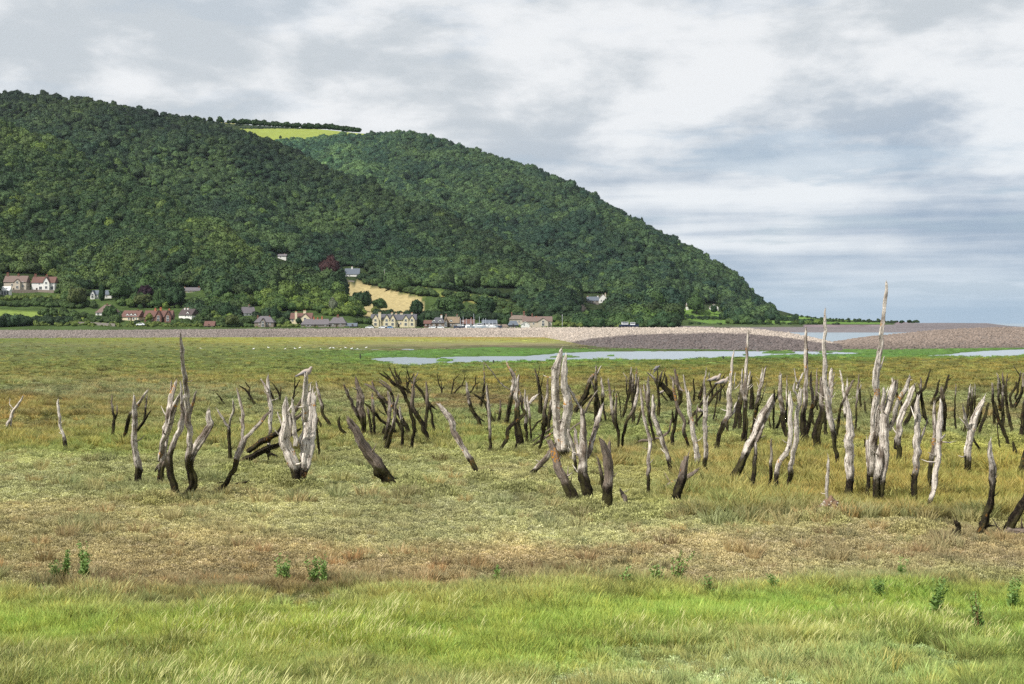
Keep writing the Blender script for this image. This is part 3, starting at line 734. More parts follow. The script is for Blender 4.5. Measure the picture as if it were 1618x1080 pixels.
for pts, n, sz, c in [([(560,441),(620,444),(700,455),(760,464),(820,474),(880,486)], 150, 2.6, DG), ([(575,448),(640,462),(690,468)], 70, 3.0, GR), ([(620,449),(640,455)], 12, 5.0, GR), ([(700,468),(760,478),(800,486),(860,492)], 80, 3.2, GR),
                      ([(780,515),(830,517),(900,517)], 60, 0.6, YG), ([(870,508),(930,510),(1000,514)], 70, 2.6, GR), ([(870,515),(940,516),(1000,516)], 60, 1.6, YG), ([(830,500),(900,504),(960,505)], 60, 3.2, DG), ([(590,500),(660,502),(700,505)], 40, 2.8, DG), ([(680,505),(760,506),(830,506)], 70, 3.2, DG), ([(680,498),(760,498),(830,500)], 50, 3.8, GR)]:
    hedge_row(pts, (1,), n, sz, c, 0.9)
hp = np.array(hp); hs = np.array(hs); hc = np.array(hc); n = len(hp)
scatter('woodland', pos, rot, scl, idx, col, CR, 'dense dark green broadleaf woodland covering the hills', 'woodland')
scatter('shrubbery', hp, np.stack([np.zeros(n), np.zeros(n), rng.uniform(0, 6.28, n)], 1), hs, rng.integers(0, 5, n), hc, CR, 'hedges and garden shrubs between the fields and cottages', 'hedges')
# ================= single trees one can tell apart =================
m_bark = plain('bark', (0.10, 0.08, 0.06), 0.9, 0.3, 2.0)
def crown_copy(src, c, key):
    me = src.copy()
    if me.materials: me.materials.clear()
    me.materials.append(leafm(c, key)); return me
_lm = {}
def leafm(c, key):
    if key in _lm: return _lm[key]
    m = plain('leaves_'+key, c, 0.75, 0.45, 1.6); m.node_tree.nodes['Principled BSDF'].inputs['Specular IOR Level'].default_value = 0.2
    _lm[key] = m; return m
LC = {'dark': (0.026, 0.056, 0.022), 'green': (0.045, 0.085, 0.026), 'light': (0.085, 0.13, 0.035), 'olive': (0.075, 0.095, 0.032), 'yellow': (0.14, 0.17, 0.04), 'purple': (0.026, 0.012, 0.020), 'maroon': (0.05, 0.022, 0.022), 'pale': (0.12, 0.14, 0.09), 'grey': (0.10, 0.09, 0.08), 'pine': (0.018, 0.036, 0.02)}
BIG = [crown(30, 20, 2200, 0.07, 4), crown(31, 26, 2200, 0.07, 4, squash=1.0), crown(32, 14, 2000, 0.075, 4, squash=0.9)]
TALL = crown(33, 30, 1600, 0.07, 4, squash=1.9)
CON = crown(34, 30, 1600, 0.07, 4, conif=True)
_cm = {}
def cmesh(kind, key):
    k = (kind, key)
    if k not in _cm:
        src = {'r0': BIG[0], 'r1': BIG[1], 'r2': BIG[2], 'tall': TALL, 'pine': CON}[kind]
        _cm[k] = crown_copy(src, LC[key], key)
    return _cm[k]
TREES = [ # label, px, base row, width px, height px, shape, colour, surface order
 ('copper beech with maroon crown below the wooded ridge', 523, 443, 35, 36, 'r1', 'maroon', (1, 0)),
 ('round purple leaved tree in the gardens above the red brick house', 229, 478, 28, 28, 'r0', 'purple', (0,)),
 ('big domed light green tree beside the white cottage pair', 122, 486, 32, 34, 'r2', 'olive', (0,)),
 ('narrow dark cypress splitting the low white cottage', 161, 475, 12, 30, 'tall', 'dark', (0,)),
 ('broad green tree just above the cypress and white cottage', 190, 476, 36, 34, 'r0', 'green', (0,)),
 ('weeping grey green tree right of the purple leaved tree', 250, 482, 18, 30, 'tall', 'green', (0,)),
 ('tall dark round tree above the white cottage with dark roof', 278, 486, 34, 36, 'r1', 'dark', (0,)),
 ('olive round bush tree below the purple leaved tree', 226, 486, 30, 22, 'r2', 'olive', (0,)),
 ('green tree hiding the right end of the brown hipped roof', 173, 506, 26, 24, 'r0', 'green', (0,)),
 ('small yellow green tree in front of the red brick house', 236, 509, 14, 13, 'r1', 'yellow', (0,)),
 ('light green tree right of the white cottage with dark roof', 326, 508, 20, 22, 'r2', 'green', (0,)),
 ('yellow green round tree above the small red roofed shed', 366, 517, 24, 20, 'r0', 'olive', (0,)),
 ('dark tree at the left of the grey roofed white gable', 358, 506, 30, 26, 'r1', 'dark', (0,)),
 ('slim dark tree left of the cream cottage with red roof', 434, 506, 13, 26, 'tall', 'dark', (0,)),
 ('small dark tree before the cream cottage with red roof', 472, 513, 11, 11, 'r0', 'dark', (0,)),
 ('pale crowned tree behind the long slate roofed range', 526, 494, 16, 22, 'r1', 'pale', (0, 1)),
 ('bright green bush tree left of the cream gabled hotel', 593, 497, 15, 12, 'r1', 'yellow', (1,)),
 ('dark spreading tree before the middle of the cream hotel', 626, 517, 24, 14, 'r0', 'dark', (1,)),
 ('small round tree before the left gables of the cream hotel', 597, 516, 11, 9, 'r2', 'dark', (1,)),
 ('dark domed tree at the lower left corner of the straw field', 572, 492, 34, 34, 'r2', 'dark', (1, 0)),
 ('dark tree with lit top right of the domed one under the straw field', 600, 493, 26, 22, 'r0', 'green', (1,)),
 ('low round tree just left of the dark spreading tree by the hotel', 612, 517, 15, 9, 'r1', 'green', (1,)),
 ('dark upright cypress between the cream hotel and red barn', 665, 517, 14, 21, 'tall', 'dark', (1,)),
 ('tall dark broad tree between the straw field and the stone inn', 658, 502, 25, 30, 'r2', 'dark', (1,)),
 ('wide clump forming tree above the stone inn roof', 712, 500, 50, 34, 'r0', 'green', (1,)),
 ('dark bough spreading tree behind the yacht masts', 768, 503, 40, 36, 'r2', 'dark', (1,)),
 ('round green tree at the end of the hedge above the straw field', 637, 462, 26, 22, 'r1', 'green', (1,)),
 ('smaller round green tree nearer the start of that upper hedge', 612, 459, 22, 14, 'r0', 'green', (1,)),
 ('rounded green tree left of the blue shed by the harbour', 787, 516, 13, 12, 'r0', 'green', (1,)),
 ('rounder bright tree touching the blue shed by the harbour', 798, 516, 14, 13, 'r1', 'green', (1,)),
 ('grey leafless looking tree on the slope above the flagpole', 920, 498, 15, 18, 'tall', 'grey', (1, 2)),
 ('large pale green tree left of the far white cottage', 1100, 497, 30, 30, 'r1', 'green', (2,)),
 ('small dark round tree left of the far white cottage chimney', 1074, 496, 18, 20, 'r0', 'dark', (2,)),
 ('light green rounded tree on the rise above the moored boats', 1038, 494, 30, 34, 'r2', 'green', (2, 1)),
 ('dark round tree at the foot of the headland wood', 1012, 494, 32, 30, 'r0', 'dark', (2, 1)),
 ('dark tree standing beside the far white gable', 1128, 498, 14, 16, 'r2', 'dark', (2,)),
 ('lone round hedgerow tree on the lime green headland field', 1212, 500, 6, 6, 'r0', 'green', (2,)),
 ('dark clump tree at the outer end of the headland hedge', 1424, 512, 9, 6, 'r2', 'dark', (2,)),
 ('bushy pale sage tree by the beach right of the flagpole', 937, 516, 17, 12, 'r1', 'pale', (1, 2)),
 ('single round tree at the bottom edge of the hilltop field', 443, 219.5, 5, 5, 'r1', 'dark', (3, 2, 1)),
 ('big wind bent tree top on the skyline of the headland', 652, 216, 12, 9, 'r2', 'dark', (2,)),
 ('leftmost flat topped pine on the headland skyline', 996, 352, 13, 14, 'pine', 'pine', (2,)),
 ('taller pine in the middle of the headland skyline', 1014, 360, 14, 18, 'pine', 'pine', (2,)),
 ('ragged pine low on the headland skyline', 1045, 378, 13, 16, 'pine', 'pine', (2,)),
]
for (lab, px, pb, wpx, hpx, shp, key, order) in TREES:
    D, z = seat(px, pb, order); s = D/F
    nm = 'pine_tree' if shp == 'pine' else ('cypress_tree' if 'cypress' in lab else 'broadleaf_tree')
    t = bpy.data.objects.new(nm, None); COL.objects.link(t); t.location = ((px-CX)/F*D, D, z)
    tag(t, lab, 'tree', 'pines on the headland skyline' if shp == 'pine' else 'single trees around the village')
    zt = {'tall': 2.9, 'pine': 2.4}.get(shp, 1.6)
    h = hpx*s; w = wpx*s/2.15
    c = link('crown', cmesh(shp, key), t); sz = h*0.92/zt
    c.location = (0, 0, h*0.10); c.scale = (w, w, sz); c.rotation_euler = (0, 0, random.uniform(0, 6.28))
    mb = MB(); r0 = max(0.15, w*0.07)
    mb.tube([(0, 0, -1.5), (0.05*w, 0, h*0.15), (-0.03*w, 0.02*w, h*0.38), (0.02, 0, h*0.62)], [r0*1.3, r0, r0*0.8, r0*0.35], 7)
    for a in range(4):
        an = a*1.57+random.random(); mb.tube([(0, 0, h*0.28), (math.cos(an)*w*0.35, math.sin(an)*w*0.35, h*0.48), (math.cos(an)*w*0.6, math.sin(an)*w*0.6, h*0.62)], [r0*0.6, r0*0.4, r0*0.1], 5)
    mb.build('trunk', m_bark, t)

# ================= houses =================
HM = {}
def hm(key):
    if key in HM: return HM[key]
    cols = {'white': ((0.74, 0.73, 0.70), 0.05), 'cream': ((0.62, 0.55, 0.38), 0.07), 'pinkish': ((0.5, 0.44, 0.36), 0.1), 'stone': ((0.22, 0.18, 0.15), 0.35), 'brick': ((0.16, 0.08, 0.06), 0.3), 'greystone': ((0.2, 0.18, 0.16), 0.3),
            'slate': ((0.09, 0.09, 0.105), 0.2), 'slateblue': ((0.10, 0.12, 0.15), 0.15), 'brownroof': ((0.15, 0.105, 0.09), 0.3), 'redroof': ((0.125, 0.062, 0.05), 0.3), 'darkroof': ((0.06, 0.045, 0.045), 0.25), 'thatch': ((0.16, 0.125, 0.10), 0.3),
            'greyroof': ((0.12, 0.11, 0.12), 0.25), 'orange': ((0.42, 0.15, 0.08), 0.2), 'lichenroof': ((0.20, 0.15, 0.10), 0.5), 'trim': ((0.7, 0.7, 0.68), 0.03), 'timber': ((0.05, 0.035, 0.025), 0.3)}
    c, v = cols[key]; HM[key] = plain('house_'+key, c, 0.85, v, 1.3, 0.3); return HM[key]
m_glass, nt, b = newmat('window_glass'); b.inputs['Base Color'].default_value = (0.03, 0.04, 0.055, 1); b.inputs['Roughness'].default_value = 0.15
def prism_x(mb, x0, x1, y0, y1, ze, zr, t=0.25, ov=0.4, hip=0.0):
    """pitched roof, ridge along x, as a closed thick shell"""
    ym = (y0+y1)/2; xa, xb = x0-ov, x1+ov; k = (zr-ze)/((y1-y0)/2); ya, yb = y0-ov, y1+ov; zz = ze-ov*k
    ra, rb = xa+hip, xb-hip
    mb.add([(xa, ya, zz), (xb, ya, zz), (xb, yb, zz), (xa, yb, zz), (ra, ym, zr+t), (rb, ym, zr+t)],
           [(0, 1, 5, 4), (2, 3, 4, 5), (1, 2, 5), (3, 0, 4), (0, 3, 2, 1)])
def prism_y(mb, x0, x1, y0, y1, ze, zr, ov=0.35, t=0.22):
    xm = (x0+x1)/2; k = (zr-ze)/((x1-x0)/2); xa, xb = x0-ov, x1+ov; zz = ze-ov*k
    # two slabs so that the gable wall stays in view
    for s, a in ((-1, xa), (1, xb)):
        vs = [(a, y0, zz), (a, y1, zz), (xm, y1, zr), (xm, y0, zr)]
        vs2 = [(p[0], p[1], p[2]+t) for p in vs]
        mb.add(vs+vs2, [(0, 1, 2, 3), (4, 7, 6, 5), (0, 3, 7, 4), (1, 5, 6, 2), (0, 4, 5, 1), (3, 2, 6, 7)])
def gable_wall_y(mb, x0, x1, y0, y1, zb, ze, zr):
    xm = (x0+x1)/2
    mb.add([(x0,y0,zb),(x1,y0,zb),(x1,y0,ze),(xm,y0,zr-0.02),(x0,y0,ze),(x0,y1,zb),(x1,y1,zb),(x1,y1,ze),(xm,y1,zr-0.02),(x0,y1,ze)],
           [(0,1,2,3,4),(6,5,9,8,7),(0,4,9,5),(1,6,7,2),(4,3,8,9),(2,7,8,3)])
def gable_wall_x(mb, x0, x1, y0, y1, zb, ze, zr):
    ym = (y0+y1)/2
    mb.add([(x0,y0,zb),(x0,y1,zb),(x0,y1,ze),(x0,ym,zr-0.02),(x0,y0,ze),(x1,y0,zb),(x1,y1,zb),(x1,y1,ze),(x1,ym,zr-0.02),(x1,y0,ze)],
           [(0,4,3,2,1),(5,6,7,8,9),(0,5,9,4),(1,2,7,6),(4,9,8,3),(2,3,8,7)])
def window(par, x, y, z, w, h):
    mb = MB(); t = 0.12
    mb.box(x-w/2-t, x-w/2, y-0.10, y+0.05, z-h/2-t, z+h/2+t); mb.box(x+w/2, x+w/2+t, y-0.10, y+0.05, z-h/2-t, z+h/2+t)
    mb.box(x-w/2, x+w/2, y-0.10, y+0.05, z+h/2, z+h/2+t); mb.box(x-w/2, x+w/2, y-0.14, y+0.05, z-h/2-t, z-h/2)
    mb.box(x-0.04, x+0.04, y-0.09, y-0.03, z-h/2, z+h/2)
    wi = mb.build('window', hm('trim'), par)
    g_ = MB(); g_.box(x-w/2, x+w/2, y-0.05, y+0.04, z-h/2, z+h/2); g_.build('pane', m_glass, wi)
def chimney(par, x, y, z0, z1, w, key, pots=2, d=None):
    mb = MB(); d = d or w
    mb.box(x-w/2, x+w/2, y-d/2, y+d/2, z0, z1-0.35); mb.box(x-w/2-0.1, x+w/2+0.1, y-d/2-0.1, y+d/2+0.1, z1-0.35, z1-0.1)
    c = mb.build('chimney', hm(key), par)
    for i in range(pots):
        m2 = MB(); xx = x+(i-(pots-1)/2)*w*0.45; m2.tube([(xx, y, z1-0.1), (xx, y, z1+0.35)], [0.16, 0.13], 7); m2.build('chimney_pot', hm('orange'), c)
def house(lab, x0, x1, yb, eave, ridge, wall, roof, order=(0,), name='cottage', kind='x', chims=(), gables=(), wins=(), doors=(), dormers=(), rot=0.0, dep=7.5, hip=0.0, cat='cottage', group='houses of the harbour village', gwall=None, dD=0.0):
    pxm = (x0+x1)/2; D, z = seat(pxm, yb, order); D += dD; z = CH+(HZ-yb)/F*D; s = D/F
    W_ = (x1-x0)*s
    if rot: W_ = (W_-dep*abs(math.sin(rot)))/math.cos(rot)
    t = bpy.data.objects.new(name, None); COL.objects.link(t); t.location = ((pxm-CX)/F*D, D+dep/2, z); t.rotation_euler = (0, 0, rot)
    tag(t, lab, cat, group)
    ze = (yb-eave)*s; zr = (yb-ridge)*s; hw = W_/2; y0, y1 = -dep/2, dep/2; fx = lambda p: (p-pxm)*s*(W_/((x1-x0)*s))
    w = MB(); r = MB()
    if kind == 'x': gable_wall_x(w, -hw, hw, y0, y1, -3, ze, zr if not hip else ze+0.02); prism_x(r, -hw, hw, y0, y1, ze, zr, hip=hip)
    else: gable_wall_y(w, -hw, hw, y0, y1, -3, ze, zr); prism_y(r, -hw, hw, y0-0.3, y1+0.3, ze, zr)
    w.build('wall', hm(wall), t); ro = r.build('roof', hm(roof), t)
    for (a, b_, pk) in gables:
        w2 = MB(); r2 = MB(); zp = (yb-pk)*s; gable_wall_y(w2, fx(a), fx(b_), y0-1.6, 0-0.2, -3, ze-0.1, zp); prism_y(r2, fx(a), fx(b_), y0-1.9, -0.1, ze-0.1, zp)
        gb = w2.build('gable', hm(gwall or wall), t); r2.build('gable_roof', hm(roof), gb)
        window(gb, (fx(a)+fx(b_))/2, y0-1.62, ze*0.42, 1.3, 1.4); window(gb, (fx(a)+fx(b_))/2, y0-1.62, ze*0.92, 1.1, 1.2)
    for (a, top, wpx, key, pos_) in chims:
        yy = {'m': 0, 'f': y0-0.5, 'e': 0.0}[pos_]; z0 = -2 if pos_ in ('f', 'e') else ze
        chimney(t, fx(a), yy, z0, (yb-top)*s, wpx*s, key, 2 if wpx*s > 1.0 else 1, 0.95)
    for (a, b_, pw, ph) in wins: window(t, fx(a), y0-0.02, (yb-b_)*s, pw*s, ph*s)
    for a in doors:
        d = MB(); d.box(fx(a)-0.5, fx(a)+0.5, y0-0.08, y0+0.05, 0, 2.05); do = d.build('door', hm('timber'), t)
        d = MB(); d.box(fx(a)+0.32, fx(a)+0.4, y0-0.14, y0-0.08, 0.95, 1.1); d.build('handle', hm('trim'), do)
    for a in dormers:
        d = MB(); x = fx(a); gable_wall_y(d, x-0.9, x+0.9, y0+0.4, -0.6, ze-0.2, ze+1.1, ze+1.9); dm = d.build('dormer', hm('trim' if wall != 'stone' else 'trim'), t)
        d = MB(); prism_y(d, x-0.9, x+0.9, y0+0.2, -0.5, ze+1.1, ze+1.9, 0.15, 0.12); d.build('dormer_roof', hm(roof), dm)
        window(dm, x, y0+0.38, ze+0.55, 1.0, 0.9)
    return t
house('stone fronted cottage with brick chimney, upper left of the village', 6, 41, 460, 445, 436, 'pinkish', 'brownroof', chims=[(9, 431, 3.6, 'brick', 'e'), (26, 433, 3, 'brick', 'm')], wins=[(19, 450, 2.2, 3), (29, 445.5, 2, 2), (36, 446, 2, 2), (36, 452, 2, 3)], gables=[(24, 33, 441)], doors=[22], dep=8)
house('white cottage with red brown roof and tall brick end chimney', 50, 86, 460, 446, 437.5, 'white', 'redroof', chims=[(53, 433, 3.6, 'brick', 'e'), (71, 434, 3.4, 'brick', 'm')], gables=[(69, 79, 438)], wins=[(64, 455, 4, 4.5), (82, 455, 4, 4.5), (62, 448, 2, 2), (83, 448, 2, 2)], doors=[58], dep=8)
house('small white glazed summer house below the stone fronted cottage', 0, 15, 467, 458, 453, 'white', 'trim', name='summer_house', wins=[(8, 463, 3, 6), (12, 463, 3, 6), (4, 463, 3, 6)], dep=4, cat='summer house')
house('low white cottage with blue slate roof half hidden by a cypress', 144, 176, 472, 465, 459, 'white', 'slateblue', chims=[(173.5, 455.5, 2, 'white', 'e')], gables=[(144, 150.5, 459)], wins=[(168, 468, 2, 2), (156, 468, 2, 2)], doors=[161])
house('cottage under a brown hipped roof partly behind a green tree', 151, 184, 499, 493, 482, 'white', 'brownroof', hip=4.5, chims=[(166, 480, 2.4, 'brick', 'm')], wins=[(155, 496, 3, 2), (180, 496, 2, 2)], dep=9)
house('cream end gabled cottage with rust roof and three white dormers', 190, 226, 507, 500, 491, 'cream', 'redroof', rot=R(-18), chims=[(218, 489.5, 2.4, 'brick', 'm')], dormers=[202, 210, 218], wins=[(206, 503.5, 3, 3), (216, 503.5, 3, 3), (222, 503.5, 2, 3)], doors=[211])
house('red brick house with two gables and orange chimneys', 228, 271, 509, 500, 491, 'brick', 'redroof', chims=[(243, 487, 2.6, 'orange', 'e'), (251.5, 486, 3, 'orange', 'm'), (265, 488, 2.6, 'orange', 'm')], gables=[(246, 256, 491), (261, 271, 491)], wins=[(233, 504, 2.2, 3), (240, 504, 2.2, 3)], doors=[258])
house('bright white cottage with dark roof among garden trees', 281, 312, 504, 497, 488.5, 'white', 'darkroof', rot=R(-28), chims=[(287.5, 486.5, 2.4, 'white', 'e'), (295, 486.5, 2.4, 'white', 'm')], wins=[(297, 499, 2, 2), (304, 499, 2, 2), (309, 499, 2, 2)], dormers=[301], dep=6.5)
house('roof of a hidden cottage with brick chimney above the purple tree', 287, 315, 462, 459, 454.5, 'pinkish', 'greyroof', chims=[(290, 453.5, 2, 'pinkish', 'm'), (312.5, 452.5, 2.4, 'brick', 'm')], wins=[(298, 461, 2, 1.5), (306, 461, 2, 1.5)])
house('white gabled cottage with long sloping grey roof', 378, 402, 499, 494, 485.5, 'white', 'greyroof', rot=R(25), chims=[(393, 482, 3, 'greystone', 'm')], wins=[(385, 496.5, 2, 2), (392, 496.5, 2, 2)], dep=7)
house('small shed with a red roof at the edge of the shingle', 323, 338, 518, 514, 508, 'greystone', 'redroof', name='shed', cat='shed', dep=5, doors=[330], wins=[(335, 516, 1.6, 1.6)])
house('stone cottage with hipped grey roof and brick corner chimney', 402, 432, 518, 508.5, 500, 'stone', 'greyroof', hip=3, chims=[(405.5, 499, 2.6, 'brick', 'e'), (424, 499.5, 2.2, 'brick', 'm')], wins=[(410, 512, 1.6, 2.6), (416, 512, 1.6, 2.6), (422, 512, 1.6, 2.6), (427, 512, 1.6, 2.6)], gables=[(412, 420, 503)], dep=8)
house('cream cottage with red roof and two stout cream chimneys', 459, 492, 512, 503, 495, 'cream', 'redroof', chims=[(468, 492.5, 3.4, 'cream', 'f'), (480, 490.5, 4.4, 'cream', 'm')], gables=[(474, 491, 495.5)], wins=[(462, 506, 2.6, 2.6)])
house('long stone range with slate roof and three red chimneys', 476, 522, 517.6, 512, 504.5, 'greystone', 'greyroof', chims=[(494.5, 501, 2, 'orange', 'e'), (500.5, 502, 2, 'orange', 'm'), (507.5, 500, 2, 'orange', 'e')], wins=[(484, 514, 1.6, 1.8), (490, 514, 1.6, 1.8), (514, 514, 1.6, 1.8)], doors=[498], hip=2, name='terrace', cat='terrace')
house('grey roofed cottage with brown chimney beside the long stone range', 520, 546, 517.6, 510, 501.5, 'greystone', 'greyroof', chims=[(532.5, 498, 3.6, 'brick', 'm')], hip=2.5, wins=[(526, 513, 1.6, 1.8), (538, 513, 1.6, 1.8)], doors=[532])
house('low blue roofed boat store left of the cream hotel', 546, 563, 518, 515, 511, 'slate', 'slateblue', name='boat_store', cat='shed', dep=6, wins=[(552, 516.3, 1.4, 1.2)], doors=[557])
house('stone house just behind the low blue roofed boat store', 557, 572, 514, 508, 502, 'greystone', 'slate', order=(1, 0), chims=[(560, 499.5, 2.2, 'pinkish', 'm')], wins=[(564, 510.5, 1.6, 2)])
house('cream hotel with a row of pointed gables and big cream chimneys', 586, 657, 517.4, 505, 496.8, 'cream', 'slate', order=(1,), name='hotel', cat='hotel', gables=[(588, 599, 496.5), (606, 616, 496.8), (616, 625, 496.8), (636.5, 646, 498), (646.5, 655.5, 498)],
      chims=[(600, 493.5, 4.2, 'cream', 'f'), (618.5, 494, 3, 'cream', 'm'), (625, 495, 3.2, 'cream', 'm'), (633.5, 494.5, 4.6, 'cream', 'm'), (650, 494.5, 2.8, 'cream', 'm')], wins=[(602.5, 510, 1.6, 2.6), (628, 511, 1.8, 2.6), (633, 511, 1.8, 2.6)], doors=[630], dep=9)
house('low red brick barn between the cypress and the stone inn', 670, 682, 517.4, 511, 506.5, 'brick', 'redroof', order=(1,), name='barn', cat='barn', dep=6, doors=[676], wins=[(673, 514, 1.5, 1.5), (679, 514, 1.5, 1.5)])
house('stone inn with slate roof and white dormers, left half', 682, 703, 517.4, 509.5, 502, 'stone', 'slate', order=(1,), name='inn', cat='inn', hip=2.5, chims=[(697, 497.8, 2.8, 'trim', 'm')], dormers=[685.5, 695], wins=[(685.5, 513.5, 1.8, 2), (695, 513.5, 1.8, 2)], doors=[690], group='inn by the harbour')
house('taller stone inn wing with orange lichen on its slate roof', 703.2, 725, 517.4, 509.5, 501, 'stone', 'lichenroof', order=(1,), name='inn', cat='inn', chims=[(704.5, 497, 2.6, 'stone', 'e'), (722, 497, 2.6, 'stone', 'e')], dormers=[712.5], wins=[(712.5, 513.5, 1.8, 2.2), (717.5, 514.5, 2.2, 2.2)], gables=[(702.5, 706.5, 502)], doors=[709], group='inn by the harbour')
house('dark red brick barn behind the left yacht masts', 727, 741, 517.2, 511, 506, 'brick', 'redroof', order=(1,), name='barn', cat='barn', dep=6, wins=[(731, 513, 1.4, 1.6), (736, 513, 1.4, 1.6)], doors=[733.5])
house('taller red brick barn with chimney behind the leaning mast', 735, 749, 517.3, 511, 505, 'brick', 'redroof', order=(1,), name='barn', cat='barn', dep=8, chims=[(744.5, 502.5, 1.8, 'brick', 'm')], dD=-8, wins=[(739, 513.5, 1.4, 1.6), (745, 513.5, 1.4, 1.6)], doors=[742])
house('long low shed with grey blue roof behind the boats', 762, 784, 516.5, 510.5, 506, 'slate', 'slateblue', order=(1,), name='boat_shed', cat='shed', dep=7, doors=[770], wins=[(776, 513.5, 1.5, 1.5)])
house('brown roofed low hut beside the shingle crest', 782, 803, 518, 516, 513, 'stone', 'thatch', order=(1,), name='hut', cat='hut', dep=5, hip=1.5, doors=[792])
house('slate blue boat shed with one long slope by the harbour', 803, 819, 517, 513, 507.5, 'slate', 'slateblue', order=(1,), name='boat_shed', cat='shed', dep=6, hip=1.5, doors=[811])
house('long thatch coloured house with many brick chimneys, left wing', 805, 835, 513, 504, 498.6, 'pinkish', 'thatch', order=(1,), hip=2, chims=[(808.5, 494, 2, 'brick', 'm'), (828, 492.5, 3, 'brick', 'm')], wins=[(812, 508, 1.8, 2), (820, 508, 1.8, 2)], name='house', cat='house')
house('long tiled house wing with a row of tall orange chimneys', 826, 872, 516.6, 507.5, 500.5, 'pinkish', 'brownroof', order=(1,), dep=8, chims=[(838.5, 501, 2, 'orange', 'e'), (847.5, 500, 2, 'orange', 'e'), (841, 496.2, 2, 'brick', 'm'), (854, 501, 2, 'orange', 'e'), (862, 504, 1.6, 'orange', 'm')], gables=[(850, 866, 502.5)], wins=[(832, 511, 1.8, 2), (843, 511, 1.8, 2), (869, 511, 1.8, 2)], doors=[836], name='house', cat='house', dD=-6)
house('small bright white gabled boat house before the tiled house', 823, 837, 517, 513, 508.6, 'white', 'white', order=(1,), name='boat_house', cat='boat house', kind='y', dep=5, wins=[(828, 513, 1.8, 1.8)], dD=-16)
house('slate roofed house in the trees above the harbour mouth', 928, 946, 480, 474.5, 469, 'greystone', 'slateblue', order=(1, 2), chims=[(945, 467, 1.8, 'white', 'e'), (929, 468, 2, 'pinkish', 'm')], wins=[(934, 477, 1.6, 1.8), (940, 477, 1.6, 1.8)])
house('white gabled house with pale roof joined right of the slate house', 946.5, 958.5, 478, 471, 464.8, 'white', 'thatch', order=(1, 2), chims=[(957, 463, 1.8, 'pinkish', 'e')], wins=[(950, 475, 1.6, 2), (954, 475, 1.6, 2)], kind='y', dep=8)
house('far white cottage with a tall white chimney on the headland', 1085, 1099, 488, 483.6, 481.4, 'white', 'thatch', order=(2,), chims=[(1086, 478.3, 2.2, 'white', 'e')], wins=[(1092, 486, 1.4, 1.4), (1096, 486, 1.4, 1.4)], group='far cottages on the headland')
house('far white gable peeping out beside a dark headland tree', 1122, 1135, 490, 485, 480.5, 'white', 'thatch', order=(2,), kind='y', wins=[(1126, 486.5, 1.4, 1.4), (1131, 486.5, 1.4, 1.4)], group='far cottages on the headland')
house('white cottage with blue grey roof alone above the straw field', 545, 567.5, 437, 432.5, 424.3, 'white', 'slateblue', order=(1,), chims=[(555.5, 421, 2.2, 'white', 'm')], wins=[(565, 434.5, 1.4, 2), (552, 435, 1.4, 1.6)], name='hill_cottage')
house('white cottage almost buried in the wood of the ridge', 439, 452, 410, 404.5, 401.5, 'white', 'greyroof', order=(1,), chims=[(440.5, 401.5, 1.6, 'white', 'e'), (448.5, 401, 1.8, 'white', 'm')], name='hill_cottage', wins=[(443, 406, 1.2, 1.4)])
# hut and stone wall of the gardens
def wallrun(lab, pts, h, order, key='stone'):
    mb = MB(); P = []
    for (a, b_) in pts:
        D, z = seat(a, b_, order); P.append(((a-CX)/F*D, D, z))
    x0, y0, z0 = P[0]
    for p, q in zip(P[:-1], P[1:]):
        d = Vector((q[0]-p[0], q[1]-p[1], 0)).normalized(); nn = Vector((-d.y, d.x, 0))*0.25
        vs = []
        for e in (p, q):
            for sgn in (-1, 1):
                for zz in (-0.8, h): vs.append((e[0]-x0+sgn*nn.x, e[1]-y0+sgn*nn.y, e[2]-z0+zz))
        mb.add(vs, [(0, 4, 5, 1), (2, 3, 7, 6), (1, 5, 7, 3), (0, 1, 3, 2), (4, 6, 7, 5)])
    o = mb.build('garden_wall', hm(key), None, (x0, y0, z0)); tag(o, lab, 'wall', 'stone garden walls')
wallrun('brown terrace wall under the two upper left cottages', [(14, 462), (60, 462), (100, 463)], 1.6, (0,))
wallrun('low dark retaining wall below the green field on the left', [(100, 512), (150, 514), (182, 516)], 1.6, (0,), 'greystone')
wallrun('grey stone wall left of the cream hotel', [(574, 504), (590, 505)], 1.4, (1,), 'greystone')
wallrun('stone wall at the top corner of the straw field', [(540, 446), (560, 447)], 1.4, (1,), 'greystone')

# ---------- masts, poles, boats, cars ----------
m_white = plain('painted_white', (0.75, 0.75, 0.74), 0.4, 0.04); m_alu = plain('aluminium_mast', (0.55, 0.57, 0.6), 0.35, 0.06, metal=0.3)
m_navy = plain('navy_hull', (0.03, 0.05, 0.10), 0.3, 0.1); m_pole = plain('weathered_pole', (0.3, 0.28, 0.26), 0.9, 0.2); m_tyre = plain('tyre_rubber', (0.02, 0.02, 0.02), 0.9, 0.1)
def hull(L_, B, H):
    mb = MB(); st = [(-0.5, 0.34, 0.9), (-0.25, 0.48, 0.85), (0.1, 0.5, 0.85), (0.35, 0.3, 0.95), (0.5, 0.02, 1.15)]
    for (t, w, hh) in st:
        mb.v += [(t*L_, -w*B, hh*H), (t*L_, -w*B*0.7, H*0.3), (t*L_, 0, 0), (t*L_, w*B*0.7, H*0.3), (t*L_, w*B, hh*H)]
    for i in range(4):
        for k in range(4): mb.f.append((i*5+k, (i+1)*5+k, (i+1)*5+k+1, i*5+k+1))
        mb.f.append((i*5+4, (i+1)*5+4, (i+1)*5, i*5))
    mb.f.append((0, 1, 2, 3, 4)); mb.f.append((24, 23, 22, 21, 20)); return mb
